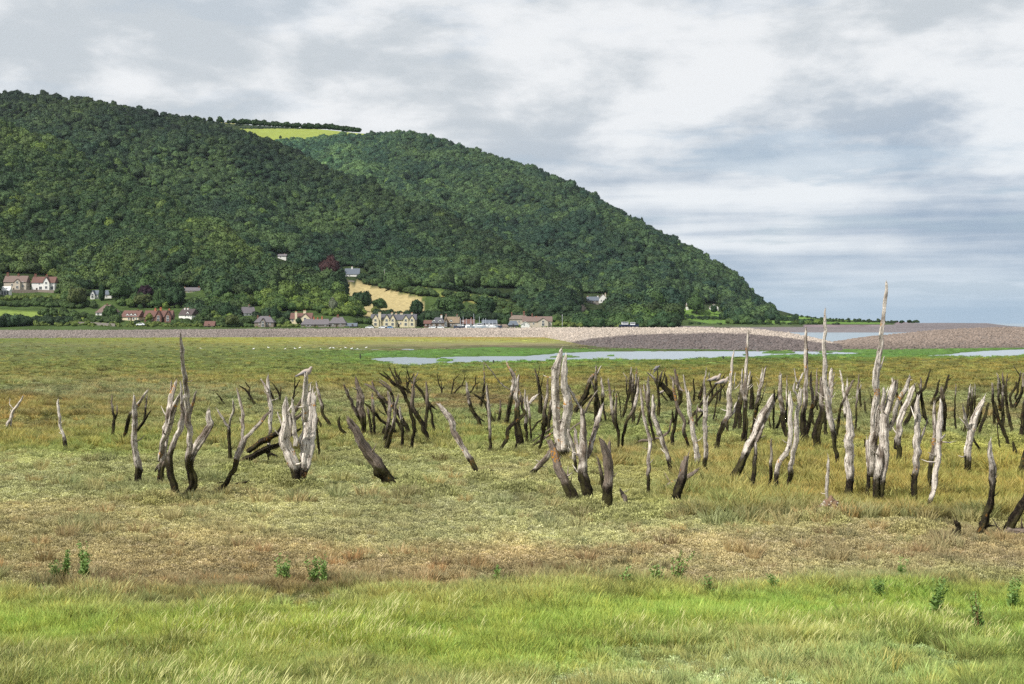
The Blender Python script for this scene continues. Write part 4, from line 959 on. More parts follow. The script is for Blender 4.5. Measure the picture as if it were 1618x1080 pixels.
def yacht(lab, px, top, hullm, L_=7, tilt=0.0, rz=0.0, D=770, base=517.4, cabin=True):
    z = CH+(HZ-base)/F*D; s = D/F
    t = bpy.data.objects.new('yacht', None); COL.objects.link(t); t.location = ((px-CX)/F*D, D, z-0.4); t.rotation_euler = (0, tilt, rz)
    tag(t, lab, 'yacht', 'yachts laid up in the harbour')
    hull(L_, 2.3, 1.3).build('hull', hullm, t)
    mb = MB(); H = (base-top)*s+0.4; mb.tube([(0.3, 0, 1.1), (0.3, 0, H)], [0.14, 0.09], 7); ma = mb.build('mast', m_alu, t)
    mb = MB(); mb.tube([(0.3, -0.7, H*0.6), (0.3, 0.7, H*0.6)], [0.05, 0.05], 5); mb.build('spreader', m_alu, ma)
    mb = MB(); mb.tube([(0.2, 0, 2.1), (-2.4, 0, 2.1)], [0.12, 0.12], 6); mb.build('boom', m_alu, t)
    mb = MB(); mb.box(-1.2, 1.3, -0.75, 0.75, 1.08, 1.7); cb = mb.build('cabin', m_white, t)
    mb = MB(); mb.box(-1.0, 1.1, -0.77, -0.755, 1.3, 1.5); mb.build('cabin_window', m_glass, cb)
for i, (px, top, hm_, lab, til) in enumerate([(726.5, 503, m_navy, 'dark hulled yacht with the leftmost mast by the stone inn', 0), (731.5, 500, m_white, 'white hulled yacht on the shingle by the red barns', 0), (737.5, 503, m_navy, 'navy yacht between the white hull and the taller barn', 0),
      (743.5, 502.5, m_white, 'yacht whose mast crosses the taller brick barn', 0), (749.5, 495.5, m_white, 'yacht with the tallest mast, leaning to the right', 0.06), (756.5, 500, m_white, 'pale yacht with a thick upright mast right of the leaning one', 0), (763.5, 503, m_navy, 'dark yacht before the left end of the grey blue shed', 0),
      (768.3, 502.5, m_white, 'white yacht before the middle of the grey blue shed', 0), (772.5, 507, m_navy, 'small yacht with a short mast before the shed', 0), (778.5, 508, m_white, 'small yacht with the shortest mast right of the shed', 0), (784.5, 505, m_navy, 'yacht with its mast beside the round green trees', 0)]):
    yacht(lab, px, top, hm_, 6.5, til, (i*1.3) % 3.14, 762+6*(i % 3))
for lab, px, base, top, order, r_ in [('tall pale flagpole right of the tiled house', 888.5, 516, 498, (1,), 0.14), ('short white pole at the end of the tiled house', 858, 516.6, 501, (1,), 0.12), ('bare pole beside the moored cabin boats', 984, 515, 500, (1, 2), 0.12), ('white telegraph pole on the edge of the wood above the field', 607.5, 446, 427, (1,), 0.2)]:
    D, z = seat(px, base, order); s = D/F
    t = bpy.data.objects.new('pole', None); COL.objects.link(t); t.location = ((px-CX)/F*D, D, z); tag(t, lab, 'pole')
    mb = MB(); mb.tube([(0, 0, -1), (0, 0, (base-top)*s)], [r_*1.2, r_], 8); mb.build('shaft', m_alu if 'telegraph' not in lab else m_pole, t)
    mb = MB(); mb.tube([(0, 0, (base-top)*s), (0, 0, (base-top)*s+0.25)], [r_*1.8, r_*0.6], 8); mb.build('finial', m_white, t)
def cabin_boat(lab, px, D, base, hullm, L_, rz):
    z = CH+(HZ-base)/F*D
    t = bpy.data.objects.new('cabin_boat', None); COL.objects.link(t); t.location = ((px-CX)/F*D, D, z-0.3); t.rotation_euler = (0, 0, rz); tag(t, lab, 'boat', 'cabin boats')
    hull(L_, 2.4, 1.5).build('hull', hullm, t)
    mb = MB(); mb.box(-L_*0.3, L_*0.15, -0.9, 0.9, 1.25, 2.6); mb.box(-L_*0.33, L_*0.18, -1.0, 1.0, 2.6, 2.72); c = mb.build('wheelhouse', m_white, t)
    mb = MB(); mb.box(-L_*0.27, L_*0.12, -0.93, -0.905, 1.9, 2.4); mb.build('pane', m_glass, c)
cabin_boat('blue hulled cabin boat with pale wheelhouse below the bare pole', 989, 800, 515.5, m_navy, 8, 0.1)
cabin_boat('small dark boat right of the blue hulled cabin boat', 1001, 800, 516, m_navy, 6, -0.1)
cabin_boat('white boat on the shingle crest left of the leaning mast', 759, 745, 518, m_white, 6, 0.05)
def car(lab, px, D, base, mat):
    z = CH+(HZ-base)/F*D
    t = bpy.data.objects.new('parked_car', None); COL.objects.link(t); t.location = ((px-CX)/F*D, D, z-1.2); tag(t, lab, 'car', 'cars parked behind the shingle')
    prof = [(-2.1, 0.35), (-2.15, 0.8), (-1.9, 0.95), (-1.1, 1.0), (-0.6, 1.45), (0.9, 1.5), (1.6, 1.0), (2.1, 0.9), (2.15, 0.35)]
    mb = MB(); n_ = len(prof); mb.v = [(x, -0.85, zz) for x, zz in prof]+[(x, 0.85, zz) for x, zz in prof]
    mb.f = [tuple(range(n_)), tuple(range(2*n_-1, n_-1, -1))]+[(i, i+n_, (i+1) % n_+n_, (i+1) % n_) for i in range(n_)]
    mb.build('body', mat, t)
    mb = MB(); mb.add([(-0.95, -0.86, 1.03), (1.35, -0.86, 1.03), (0.85, -0.86, 1.4), (-0.55, -0.86, 1.4)], [(0, 1, 2, 3)]); mb.build('side_window', m_glass, t)
    for xx in (-1.35, 1.35):
        for yy in (-0.88, 0.68):
            m2 = MB(); m2.tube([(xx, yy, 0.32), (xx, yy+0.2, 0.32)], [0.32, 0.32], 12); m2.build('wheel', m_tyre, t)
m_blue = plain('blue_paint', (0.15, 0.25, 0.4), 0.3, 0.05)
for lab, px, m_ in [('white car parked at the left end of the hotel', 584, m_white), ('white car below the left hotel gables', 605, m_white), ('pale blue car below the dark hotel tree', 615, m_blue), ('white car before the left half of the stone inn', 684, m_white), ('white car before the door of the stone inn', 695, m_white), ('white car parked on the lane below the red brick house', 222, m_white)]:
    car(lab, px, 740, 515.7 if px > 300 else 511, m_)
# ================= dead trees =================
m_dead, nt, b = newmat('dead_wood'); N = nt.nodes; L = nt.links
uv = N.new('ShaderNodeUVMap'); uv.uv_map = 'grain'
mp_ = N.new('ShaderNodeMapping'); mp_.inputs['Scale'].default_value = (9, 1.1, 1); L.new(uv.outputs[0], mp_.inputs[0])
def noise(vec, sc, det=6, rough=0.6):
    n_ = N.new('ShaderNodeTexNoise'); n_.inputs['Scale'].default_value = sc; n_.inputs['Detail'].default_value = det; n_.inputs['Roughness'].default_value = rough; L.new(vec, n_.inputs['Vector']); return n_.outputs['Fac']
def mrange(v, a, b_, c, d):
    m_ = N.new('ShaderNodeMapRange'); L.new(v, m_.inputs[0]); 
    for i, k in enumerate((a, b_, c, d)): m_.inputs[1+i].default_value = k
    return m_.outputs[0]
def mix(f, a, b_):
    m_ = N.new('ShaderNodeMix'); m_.data_type = 'RGBA'; L.new(f, m_.inputs[0])
    for i, c in ((6, a), (7, b_)):
        if isinstance(c, tuple): m_.inputs[i].default_value = (*c, 1)
        else: L.new(c, m_.inputs[i])
    return m_.outputs[2]
def mth(op, a, b_):
    m_ = N.new('ShaderNodeMath'); m_.operation = op
    for i, c in enumerate((a, b_)):
        if isinstance(c, (int, float)): m_.inputs[i].default_value = c
        else: L.new(c, m_.inputs[i])
    return m_.outputs[0]
grain = noise(mp_.outputs[0], 3.0, 8, 0.65); patch = noise(uv.outputs[0], 1.7, 5); geo = N.new('ShaderNodeNewGeometry'); spot = noise(geo.outputs['Position'], 3.2, 4); fine = noise(geo.outputs['Position'], 22.0, 3)
aw = N.new('ShaderNodeAttribute'); aw.attribute_name = 'wet'; at_ = N.new('ShaderNodeAttribute'); at_.attribute_name = 'tone'
pale = mix(mrange(grain, 0.37, 0.60, 0, 1), (0.10, 0.076, 0.057), (0.86, 0.79, 0.70))
brown = mix(mrange(grain, 0.35, 0.65, 0, 1), (0.04, 0.028, 0.02), (0.30, 0.245, 0.20))
c1 = mix(mrange(mth('ADD', at_.outputs['Fac'], mth('MULTIPLY', mth('SUBTRACT', patch, 0.5), 2.0)), 0.35, 0.65, 0, 1), pale, brown)
c1 = mix(mrange(noise(geo.outputs['Position'], 9.0, 3), 0.60, 0.66, 0, 0.75), c1, (0.05, 0.04, 0.03))
wetm = mrange(mth('ADD', mth('ADD', aw.outputs['Fac'], mth('MULTIPLY', mth('SUBTRACT', spot, 0.5), 1.5)), mth('MULTIPLY', mth('SUBTRACT', grain, 0.5), 2.0)), 0.36, 0.74, 0, 1)
dark = mix(mrange(patch, 0.45, 0.6, 0, 1), mix(mrange(fine, 0.5, 0.75, 0, 1), (0.012, 0.009, 0.006), (0.065, 0.048, 0.033)), (0.05, 0.046, 0.017))
c2 = mix(wetm, c1, dark)
lich = mth('MULTIPLY', mrange(noise(geo.outputs['Position'], 2.3, 3), 0.63, 0.67, 0, 1), mrange(fine, 0.48, 0.56, 0, 1))
c3 = mix(mth('MULTIPLY', lich, mrange(aw.outputs['Fac'], 0.2, 0.8, 1, 0.25)), c2, (0.48, 0.22, 0.03))
L.new(c3, b.inputs['Base Color']); b.inputs['Roughness'].default_value = 0.9; b.inputs['Specular IOR Level'].default_value = 0.15
bp = N.new('ShaderNodeBump'); bp.inputs['Distance'].default_value = 0.03; bp.inputs['Strength'].default_value = 1.0; L.new(mth('ADD', grain, mth('MULTIPLY', fine, 0.4)), bp.inputs['Height']); L.new(bp.outputs[0], b.inputs['Normal'])

CROPS = {'B1': (0, 560, 4.1545), 'B2': (320, 560, 4.1545), 'B3': (540, 560, 4.1545), 'B4': (700, 540, 3.4848), 'B5': (900, 560, 3.857), 'B6': (1100, 440, 2.842), 'B7': (1300, 560, 3.374),
 'A1': (540, 570, 7.2), 'A2': (700, 570, 7.2), 'A3': (820, 550, 7.2), 'A4': (960, 570, 7.2), 'A5': (1080, 570, 7.2), 'A6': (1200, 570, 7.2), 'A7': (1340, 570, 7.2), 'A8': (1480, 570, 7.2), 'C1': (1160, 670, 6), 'C7': (1460, 790, 10.24), 'C8': (850, 680, 6)}
def parse(s, crop):
    s = s.strip(); br = s.startswith('+'); s = s.lstrip('+').strip()
    if ':' in s: crop, s = s.split(':'); crop = crop.strip()
    ox, oy, k = CROPS[crop]; pts = []
    for t in s.split():
        x, y, w = map(float, t.split(',')); pts.append((ox+x/k, oy+y/k, w/k))
    return br, pts
def crv(P, r, step):
    """Catmull-Rom through P with radii r"""
    P = [Vector(p) for p in P]; out = []; rr = []
    for i in range(len(P)-1):
        p0 = P[max(i-1, 0)]; p1 = P[i]; p2 = P[i+1]; p3 = P[min(i+2, len(P)-1)]
        m_ = max(1, int(math.ceil((p2-p1).length/step)))
        for k in range(m_):
            t = k/m_; t2 = t*t; t3 = t2*t
            out.append(0.5*((2*p1)+(p2-p0)*t+(2*p0-5*p1+4*p2-p3)*t2+(3*p1-p0-3*p2+p3)*t3)); rr.append(r[i]*(1-t)+r[i+1]*t)
    out.append(P[-1]); rr.append(r[-1]); return out, rr
def stem_mesh(P, rad, seed, wet_fn, tone, detail=1.0, name='trunk'):
    r = random.Random(seed); rmax = max(rad); n = 8 if rmax < 0.03 else (12 if rmax < 0.08 else 20)
    step = max(0.035, rmax*0.55)*(1.0 if rmax > 0.05 else 1.3)
    C_, rr = crv(P, rad, step); m_ = len(C_)
    # small kinks along the wood
    ph = [r.uniform(0, 50) for _ in range(4)]
    arc = [0.0]
    for i in range(1, m_): arc.append(arc[-1]+(C_[i]-C_[i-1]).length)
    V = []; UV = []; prev = None
    knots = [(r.uniform(0.1, 0.9)*arc[-1], r.uniform(0, 6.28), r.uniform(0.2, 0.5)) for _ in range(int(arc[-1]*1.2)+1)]
    blunt = rr[-1] > 0.022
    for i, c in enumerate(C_):
        d = (C_[min(i+1, m_-1)]-C_[max(i-1, 0)]).normalized()
        u = d.orthogonal().normalized() if prev is None else (prev-d*prev.dot(d)).normalized(); prev = u; w = d.cross(u)
        wob = rr[i]*0.22
        cc = c+u*(math.sin(arc[i]*5+ph[0])*wob*0.6+math.sin(arc[i]*13+ph[1])*wob*0.35)+w*(math.sin(arc[i]*6.3+ph[2])*wob*0.6)
        ksw = 1+0.04*math.sin(arc[i]*9+ph[3])+0.04*math.sin(arc[i]*23+ph[1])
        for k in range(n):
            a = 2*math.pi*k/n
            f = 1+0.20*math.sin(3*a+ph[0]+arc[i]*0.9)+0.15*math.sin(5*a+ph[1]-arc[i]*0.6)+0.17*(r.random()-0.5)
            if n >= 20: f += 0.07*math.sin(9*a+ph[2]+0.5*arc[i])
            for (ka, kt, kr) in knots:
                da = (a-kt+math.pi) % (2*math.pi)-math.pi; ds = (arc[i]-ka)/(0.9*rmax+0.01)
                if abs(ds) < 2: f += kr*math.exp(-ds*ds*2-da*da*3)
            p = cc+(u*math.cos(a)+w*math.sin(a))*rr[i]*f*ksw
            if i == m_-1 and blunt:   # splintered break
                p += d*rr[i]*(1.6*r.random()**2+0.9*math.sin(a+ph[3]))
            elif i == m_-2 and blunt: p += d*rr[i]*0.3*math.sin(a+ph[3])
            V.append(p); UV.append((k/n*max(1, round(rmax*12)), arc[i]+seed*0.37))
    Fs = []
    for i in range(m_-1):
        for k in range(n): Fs.append((i*n+k, i*n+(k+1) % n, (i+1)*n+(k+1) % n, (i+1)*n+k))
    e = len(V); dl = (C_[-1]-C_[-2]).normalized()
    V.append(C_[-1]-dl*rr[-1]*0.8 if blunt else C_[-1]+dl*rr[-1]*1.5)
    for k in range(n): Fs.append(((m_-1)*n+k, (m_-1)*n+(k+1) % n, e))
    V.append(C_[0]); 
    for k in range(n): Fs.append(((k+1) % n, k, e+1))
    UV += [UV[-1], UV[0]]
    if rmax > 0.02 and arc[-1] > 0.8:
        for _ in range(r.choice((1, 2, 2, 3, 4))):
            i = int(r.uniform(0.35, 0.9)*(m_-1)); d0 = Vector((r.uniform(-1, 1), r.uniform(-0.6, 0.6), r.uniform(-0.1, 1.0))).normalized(); L_ = min(0.42, rr[i]*r.uniform(2.0, 6.5)); tb = min(0.03, rr[i]*0.32)+0.002
            q = MB(); q.tube([C_[i], C_[i]+d0*L_*0.6, C_[i]+d0*L_+Vector((0, 0, L_*0.15))], [tb, tb*0.6, tb*0.15], 6)
            b0 = len(V); V += [Vector(p) for p in q.v]; Fs += [tuple(j+b0 for j in f) for f in q.f]; UV += [(0.3, arc[i])]*len(q.v)
    if rr[-1] > 0.012:
        dl = (C_[-1]-C_[-2]).normalized()
        for _ in range(r.choice((1, 2, 2, 3))):
            a = r.uniform(0, 6.28); off = (u*math.cos(a)+w*math.sin(a))*rr[-1]*0.75; L_ = max(0.03, rr[-1])*r.uniform(1.5, 4.5); tb = rr[-1]*r.uniform(0.25, 0.5)
            q = MB(); q.tube([C_[-1]+off-dl*rr[-1]*2, C_[-1]+off+dl*L_*0.4, C_[-1]+off*1.4+dl*L_], [tb, tb*0.8, tb*0.1], 5)
            b0 = len(V); V += [Vector(p) for p in q.v]; Fs += [tuple(j+b0 for j in f) for f in q.f]; UV += [(0.3, arc[-1])]*len(q.v)
    me = bpy.data.meshes.new(name); me.from_pydata([tuple(p) for p in V], [], Fs); me.materials.append(m_dead)
    me.polygons.foreach_set('use_smooth', [True]*len(me.polygons))
    ul = me.uv_layers.new(name='grain')
    for lp in me.loops: ul.data[lp.index].uv = UV[lp.vertex_index]
    a = me.attributes.new('wet', 'FLOAT', 'POINT'); a.data.foreach_set('value', [wet_fn(p) for p in V])
    a = me.attributes.new('tone', 'FLOAT', 'POINT'); a.data.foreach_set('value', [tone]*len(V))
    me.update(); return me
NT = [0]; BASES = []
def dead(label, wet, tone, stems, crop='A1', name='dead_tree', cat='dead tree', group='dead trees standing in the salt marsh', lying=False, base=None, parts=('trunk', 'branch')):
    """wet: height in photo px up to which the wood is dark; tone 0 bleached .. 1 brown"""
    NT[0] += 1; seed = NT[0]; tone = min(1.0, tone+0.13+random.Random(seed*3).uniform(-0.08, 0.14))
    ST = [parse(s, crop) for s in stems.strip().split(';') if s.strip()]
    b0 = base or ST[0][1][0][1]; Y0 = ground_Y(b0); x0 = (ST[0][1][0][0]-CX)/F*Y0
    rs = random.Random(seed*7+1); org = Vector((x0, Y0, gz(ST[0][1][0][0], b0)))
    objs = []; Yp = Y0
    BASES.extend([(q_[0][0], q_[0][1], q_[0][2]) for b_, q_ in ST if not b_ and q_[0][1] > 560])
    for j, (br, pts) in enumerate(ST):
        if br: Yb = Yp
        else:
            Yb = ground_Y(base or pts[0][1]); Yp = Yb
            if j and not lying and abs(pts[0][1]-b0) < 3: Yb = Y0; Yp = Y0
        tilt = rs.uniform(-0.22, 0.22)+(0.35*rs.choice((-1, 1)) if br else 0)
        P = []; rad = []; L0 = 0
        (xa, ya, wa), (xb, yb_, wb) = pts[-2], pts[-1]
        if wb < 0.55*wa and math.hypot(xb-xa, yb_-ya) > 2.0*wa:
            pts.insert(-1, (xa+(xb-xa)*0.72+rs.uniform(-.15, .15)*wa, ya+(yb_-ya)*0.72, wa*0.5+wb*0.5))
            pts.insert(-2, (xa+(xb-xa)*0.35, ya+(yb_-ya)*0.35, wa*0.85))
        q2 = [pts[0]]
        for (xa, ya, wa), (xb, yb_, wb) in zip(pts[:-1], pts[1:]):
            ln = math.hypot(xb-xa, yb_-ya); ns = min(4, int(ln/(2.2*max(wa, 1.5))))
            for s_ in range(1, ns+1):
                t_ = s_/(ns+1); jj = rs.uniform(-0.22, 0.22)*(wa+wb)/2
                q2.append((xa+(xb-xa)*t_+jj*(yb_-ya)/ln, ya+(yb_-ya)*t_-jj*(xb-xa)/ln, (wa*(1-t_)+wb*t_)*rs.uniform(0.86, 1.14)))
            q2.append((xb, yb_, wb))
        pts = q2
        for i, (px, py, w) in enumerate(pts):
            if i: L0 += math.hypot(px-pts[i-1][0], py-pts[i-1][1])*Y0/F
            Yi = Yb+tilt*L0*(1 if not lying else 0.5); X, _, Z = W(px, py, Yi)
            P.append(Vector((X, Yi, Z))-org); rad.append(w*Yi/F*0.5*(0.80 if w*Yi/F < 0.5 else 0.94))
        if not br and not lying:
            d = (P[0]-P[1]).normalized(); d = (d+Vector((0, 0, -1.2))).normalized(); P.insert(0, P[0]+d*0.35); rad.insert(0, rad[0]*1.15)
        hd = wet*(1.35 if wet < 55 else 1.15)*Y0/F; fade = max(0.08, hd*0.6)
        fn = lambda p: max(-0.4, min(1.4, (hd-p.z)/fade+0.5))
        objs.append((br, P, rad, fn, seed*10+j))
    if len(objs) == 1:
        br, P, rad, fn, sd = objs[0]; o = link(name, stem_mesh(P, rad, sd, fn, tone), None, org); tag(o, label, cat, group); return o
    t = bpy.data.objects.new(name, None); COL.objects.link(t); t.location = org; tag(t, label, cat, group)
    for (br, P, rad, fn, sd) in objs: link(parts[1] if br else parts[0], stem_mesh(P, rad, sd, fn, tone), t)
    return t
T = dead
# ---- left side
T('bleached forked driftwood tree cut by the left edge of the view', 6, 0.2, '0,480,20 22,505,24 30,508,24 50,455,24 80,390,24 110,345,20 150,275,10; +85,355,8 62,325,6 65,298,5; +30,508,20 60,520,14 95,516,8; +70,512,16 74,430,12 72,370,8', 'B1', base=684)
T('tiny dark wood fragment at the left edge under the driftwood tree', 30, 0.8, '18,712,20 24,700,18 28,685,12', 'B1', 'wood_stub', 'stump', 'small stubs')
T('single thin pale stake with a dark foot standing alone on the left', 16, 0.15, '430,635,30 425,570,32 400,490,22 385,380,22 380,320,18 382,298,10', 'B1')
T('small dark stub by a grass tuft left of the pale cracked trunk', 40, 0.8, '585,820,14 568,800,20 550,786,12', 'B1', 'wood_stub', 'stump', 'small stubs')
T('thin two pronged snag left of the pale cracked trunk', 34, 0.35, '737,565,26 745,500,22 752,430,20 740,380,18 732,320,14 735,270,6; +752,430,16 768,390,14 768,335,6', 'B1')
T('leaning snag with bleached hooked tip behind the pale cracked trunk', 36, 0.4, '790,582,30 830,480,28 855,390,24 875,370,20 905,330,28 935,285,22 968,235,10', 'B1')
T('dark snag leaning right with two thin tips behind the pale cracked trunk', 60, 0.6, '830,590,46 870,535,32 920,470,24 950,430,18 990,370,7; +945,430,18 955,350,16 966,270,6', 'B1')
T('pale grey cracked trunk with dark foot and two root spikes', 22, 0.25, '905,880,52 912,800,50 905,720,50 885,640,44 880,560,44 885,460,48 880,380,40 880,310,28 880,272,12; 870,885,20 868,850,14 855,820,8; 830,888,24 840,850,16 848,820,8', 'B1')
T('pair of pale poles leaning together left of the tall curved tree', 24, 0.3, '1038,885,40 1050,800,46 1070,700,48 1080,600,50 1090,500,52 1110,400,50 1125,300,44 1140,230,34 1158,178,14; +1125,260,20 1126,172,6; +1045,700,20 1060,640,40 1095,520,44 1125,410,44 1155,320,40 1185,255,18; +1050,720,20 1030,745,18 1018,768,8', 'B1')
T('tall tree with U shaped dark base and high central spire on the left', 62, 0.3, '1160,955,60 1150,880,52 1120,780,46 1110,690,44 1125,620,40 1160,540,36 1190,450,44 1200,380,36 1195,300,22 1185,180,10; 1210,955,60 1260,870,60 1270,800,58 1250,740,48 1275,640,52 1310,570,56 1355,510,52 1388,460,46 1372,420,40 1370,372,22; +1255,860,30 1240,770,34 1235,680,40 1240,560,40 1235,450,42 1230,350,40 1225,250,38 1215,150,34 1200,80,30 1195,20,30 1190,-60,28 1186,-110,18 1186,-145,6; +1250,390,26 1270,310,24 1288,245,10', 'B1')
T('curved dark tree with long bleached arms left of the bird stump', 44, 0.35, '0,955,40 70,920,44 160,830,40 210,750,40 230,680,40 262,600,34 280,550,32 340,490,30 400,420,28 445,375,18; +215,690,34 240,620,30 262,560,26 265,480,26 265,400,26 250,320,22 230,238,14', 'B2')
T('dark broken pole lying at the foot of the curved dark tree', 60, 0.8, '60,885,22 150,865,24 220,850,22 285,838,16; +25,892,14 80,852,14 130,838,10', 'B2', 'driftwood_log', 'log', 'fallen logs', True)
T('small dark Y shaped snag with pale prongs left of the fallen boughs', 42, 0.3, '185,715,30 180,620,26 172,520,26 172,480,24 140,430,20 100,368,12; +175,475,18 185,420,18 205,360,18 200,308,10', 'B2')
T('tangle of dark fallen boughs behind the bird stump', 60, 0.8, '140,745,30 240,715,46 340,665,48 420,620,46 500,590,36 560,540,28 640,490,14; +300,640,40 350,600,40 430,550,44 500,510,36 520,480,20; +420,640,24 460,655,16 490,668,8; +435,690,12 430,640,18 432,600,18; +500,510,34 570,430,30 620,350,30 645,300,14; +560,470,26 620,420,28 660,385,20', 'B2', 'fallen_tree', 'fallen tree', 'fallen logs', True, 737)
T('slender upright pole with a short side twig left of the bird stump', 14, 0.3, '435,600,26 445,500,26 448,400,28 440,300,30 430,220,28 428,170,22 432,140,8; +432,250,18 405,200,18 385,165,10', 'B2', base=728)
T('short dark snag far behind the slender upright pole', 60, 0.8, '485,330,22 462,280,18 445,240,8', 'B2')
T('massive bleached hollow stump with a bird on its tallest column', 24, 0.12, '655,890,70 640,830,70 610,760,80 580,690,90 550,610,90 535,540,86 550,470,80 545,400,58 545,330,40 548,288,14; +525,470,20 510,430,14 492,378,6; +610,600,40 615,560,36 605,480,34 595,400,30 592,330,22 588,290,8; +640,850,50 665,760,64 675,680,96 685,600,108 700,520,100 705,440,92 710,360,84 714,290,64; +672,440,44 668,300,42 675,220,40 678,140,34', 'B2')
T('small dark twig standing alone far left of the bird stump', 60, 0.9, '152,340,14 120,290,12 92,256,7', 'B2', group='small far snags')
T('dark branching twig tree far behind the curved dark tree', 60, 0.9, '355,342,18 310,270,16 280,230,14 242,205,7; +305,275,12 310,220,10 282,182,7; +315,300,12 298,290,10', 'B2', group='small far snags')
T('dark two tipped twig tree just left of the bird stump', 60, 0.9, '505,330,16 505,270,14 480,220,12 458,190,7; +510,270,12 515,215,8; +507,300,8 525,335,7', 'B2', group='small far snags')
T('thin dark branching twig touching the left side of the bird stump', 60, 0.9, '590,330,14 598,270,14 605,220,12 605,155,7; +605,230,12 622,200,10 638,168,6; +600,280,8 628,247,6', 'B2', group='small far snags')
T('slim leaning snag with a lichen spot right of the bird stump', 30, 0.45, '858,515,24 825,440,28 795,400,24 785,340,26 770,290,22 760,240,20 747,188,10', 'B2')
T('thin olive stick close behind the right side of the bird stump', 40, 0.8, '770,680,16 760,600,18 755,540,18 745,470,18 755,420,12; 792,520,16 775,460,20 760,425,12', 'B2')
T('dark crooked stick right of the bird stump', 80, 0.85, '1002,582,20 960,545,22 905,485,22 895,440,20 900,412,8; +900,487,12 885,440,7', 'B2')
T('thick brown log leaning left with a splintered top', 26, 0.72, '1285,885,80 1200,790,84 1130,700,80 1060,600,72 1010,510,64 965,440,44; +1110,715,30 1080,685,16; +1000,500,20 955,478,8', 'B2')
# ---- left cluster
T('broad split trunk with a pale leaning arm, leftmost of the left cluster', 26, 0.5, '270,895,60 250,760,64 240,620,80 215,520,90 215,420,90 195,320,56 175,240,44 160,185,14; +225,700,40 190,640,46 150,560,46 110,460,44 60,360,40 28,285,26; +210,430,24 155,425,8')
T('dark bough leaning left across the left cluster', 90, 0.8, '665,895,36 600,800,48 500,710,44 400,620,44 320,530,36 265,487,14; +500,620,14 440,580,12 400,525,7')
T('upright olive footed pair of posts in the left cluster', 30, 0.5, '375,905,60 365,800,44 360,680,38 360,560,36 352,460,34 350,380,20; 345,900,40 330,740,36 305,620,34 290,530,16')
T('dark forked tree reaching up left from the middle of the left cluster', 60, 0.7, '770,895,50 750,800,50 700,700,50 650,610,50 590,530,44 500,470,44 430,400,44 370,330,40 320,290,34 268,265,18; +380,350,36 355,290,30 352,228,12; +400,410,30 450,460,36 490,520,36 520,610,20')
T('short olive post between the split trunk and the V shaped pair', 60, 0.8, '450,910,44 462,840,40 482,750,20')
T('crossed V shaped pair of pale brown poles in the left cluster', 30, 0.35, '490,1050,60 520,960,60 550,840,56 590,700,44 610,560,44 630,450,36 643,395,14; 470,1010,60 495,880,56 515,760,50 540,640,44 550,520,50 535,430,44 525,360,20; +560,520,30 580,490,20 590,470,8')
T('olive footed tree with two hooked arms pointing up left', 50, 0.65, '735,890,40 690,800,44 640,710,40 600,620,36 590,500,30 575,400,36 545,310,34 500,255,24 428,210,10; +560,350,30 480,280,26 422,235,10')
T('largest dark branching tree with antler like boughs in the left cluster', 120, 0.85, '850,885,60 820,760,50 790,620,44 760,480,44 710,380,50 660,300,60 600,260,48 540,210,34 430,140,12; +570,235,30 520,170,20 465,118,7; +640,270,44 610,200,30 570,130,18 540,65,7; +670,260,40 645,190,30 610,130,24 602,88,12; +650,200,16 660,140,10 670,115,6; +690,290,30 730,330,20')
T('small dark tree with thin upright twigs behind the antler like boughs', 90, 0.85, '765,440,34 765,370,50 745,310,36 750,260,24 770,210,18 750,140,14 742,105,7; +740,290,18 730,200,12 735,155,7; +765,240,20 800,190,16 822,145,7')
T('upright snag with a pale pointed tip, third from right of the left cluster', 46, 0.6, '930,920,50 945,800,44 960,660,44 975,520,50 975,400,46 965,310,34 958,245,16')
T('dark post with a long bough rising left above it', 90, 0.85, '1070,905,40 1045,760,42 1025,620,36 1000,490,36 960,460,34 900,350,36 830,265,30 750,198,12; +980,480,30 1030,520,26 1082,560,10; +830,250,18 860,225,12 876,200,7')
T('bent tree with pale fissured middle and forked tip in the left cluster', 46, 0.5, '985,970,60 970,850,56 930,730,56 870,640,56 820,560,50 805,480,50 815,380,44 808,280,36; +812,290,26 835,200,20 865,140,10; +812,260,16 820,190,14 822,145,8')
T('thin white tipped stake in front of the left cluster', 34, 0.25, '675,1035,40 690,920,40 690,800,40 675,700,34 665,600,34 658,532,18')
T('short dark stick with brown top at the front of the left cluster', 50, 0.75, '760,1060,50 795,940,44 815,840,44 835,745,22')
T('tiny dark stub right of the left cluster', 30, 0.9, '1115,900,16 1135,840,18 1150,795,9', group='small stubs', name='wood_stub', cat='stump')
T('small dark twig tree far behind the right end of the left cluster', 60, 0.9, '1135,435,20 1138,330,20 1100,250,14 1085,140,7; +1138,320,16 1130,230,10 1110,190,7; +1140,330,16 1158,300,12 1168,285,6', group='small far snags')
T('mottled pole leaning left alone, midway between the clusters', 24, 0.35, '920,835,40 880,750,40 810,640,44 760,550,48 725,450,48 680,390,44 638,330,22', 'B3')
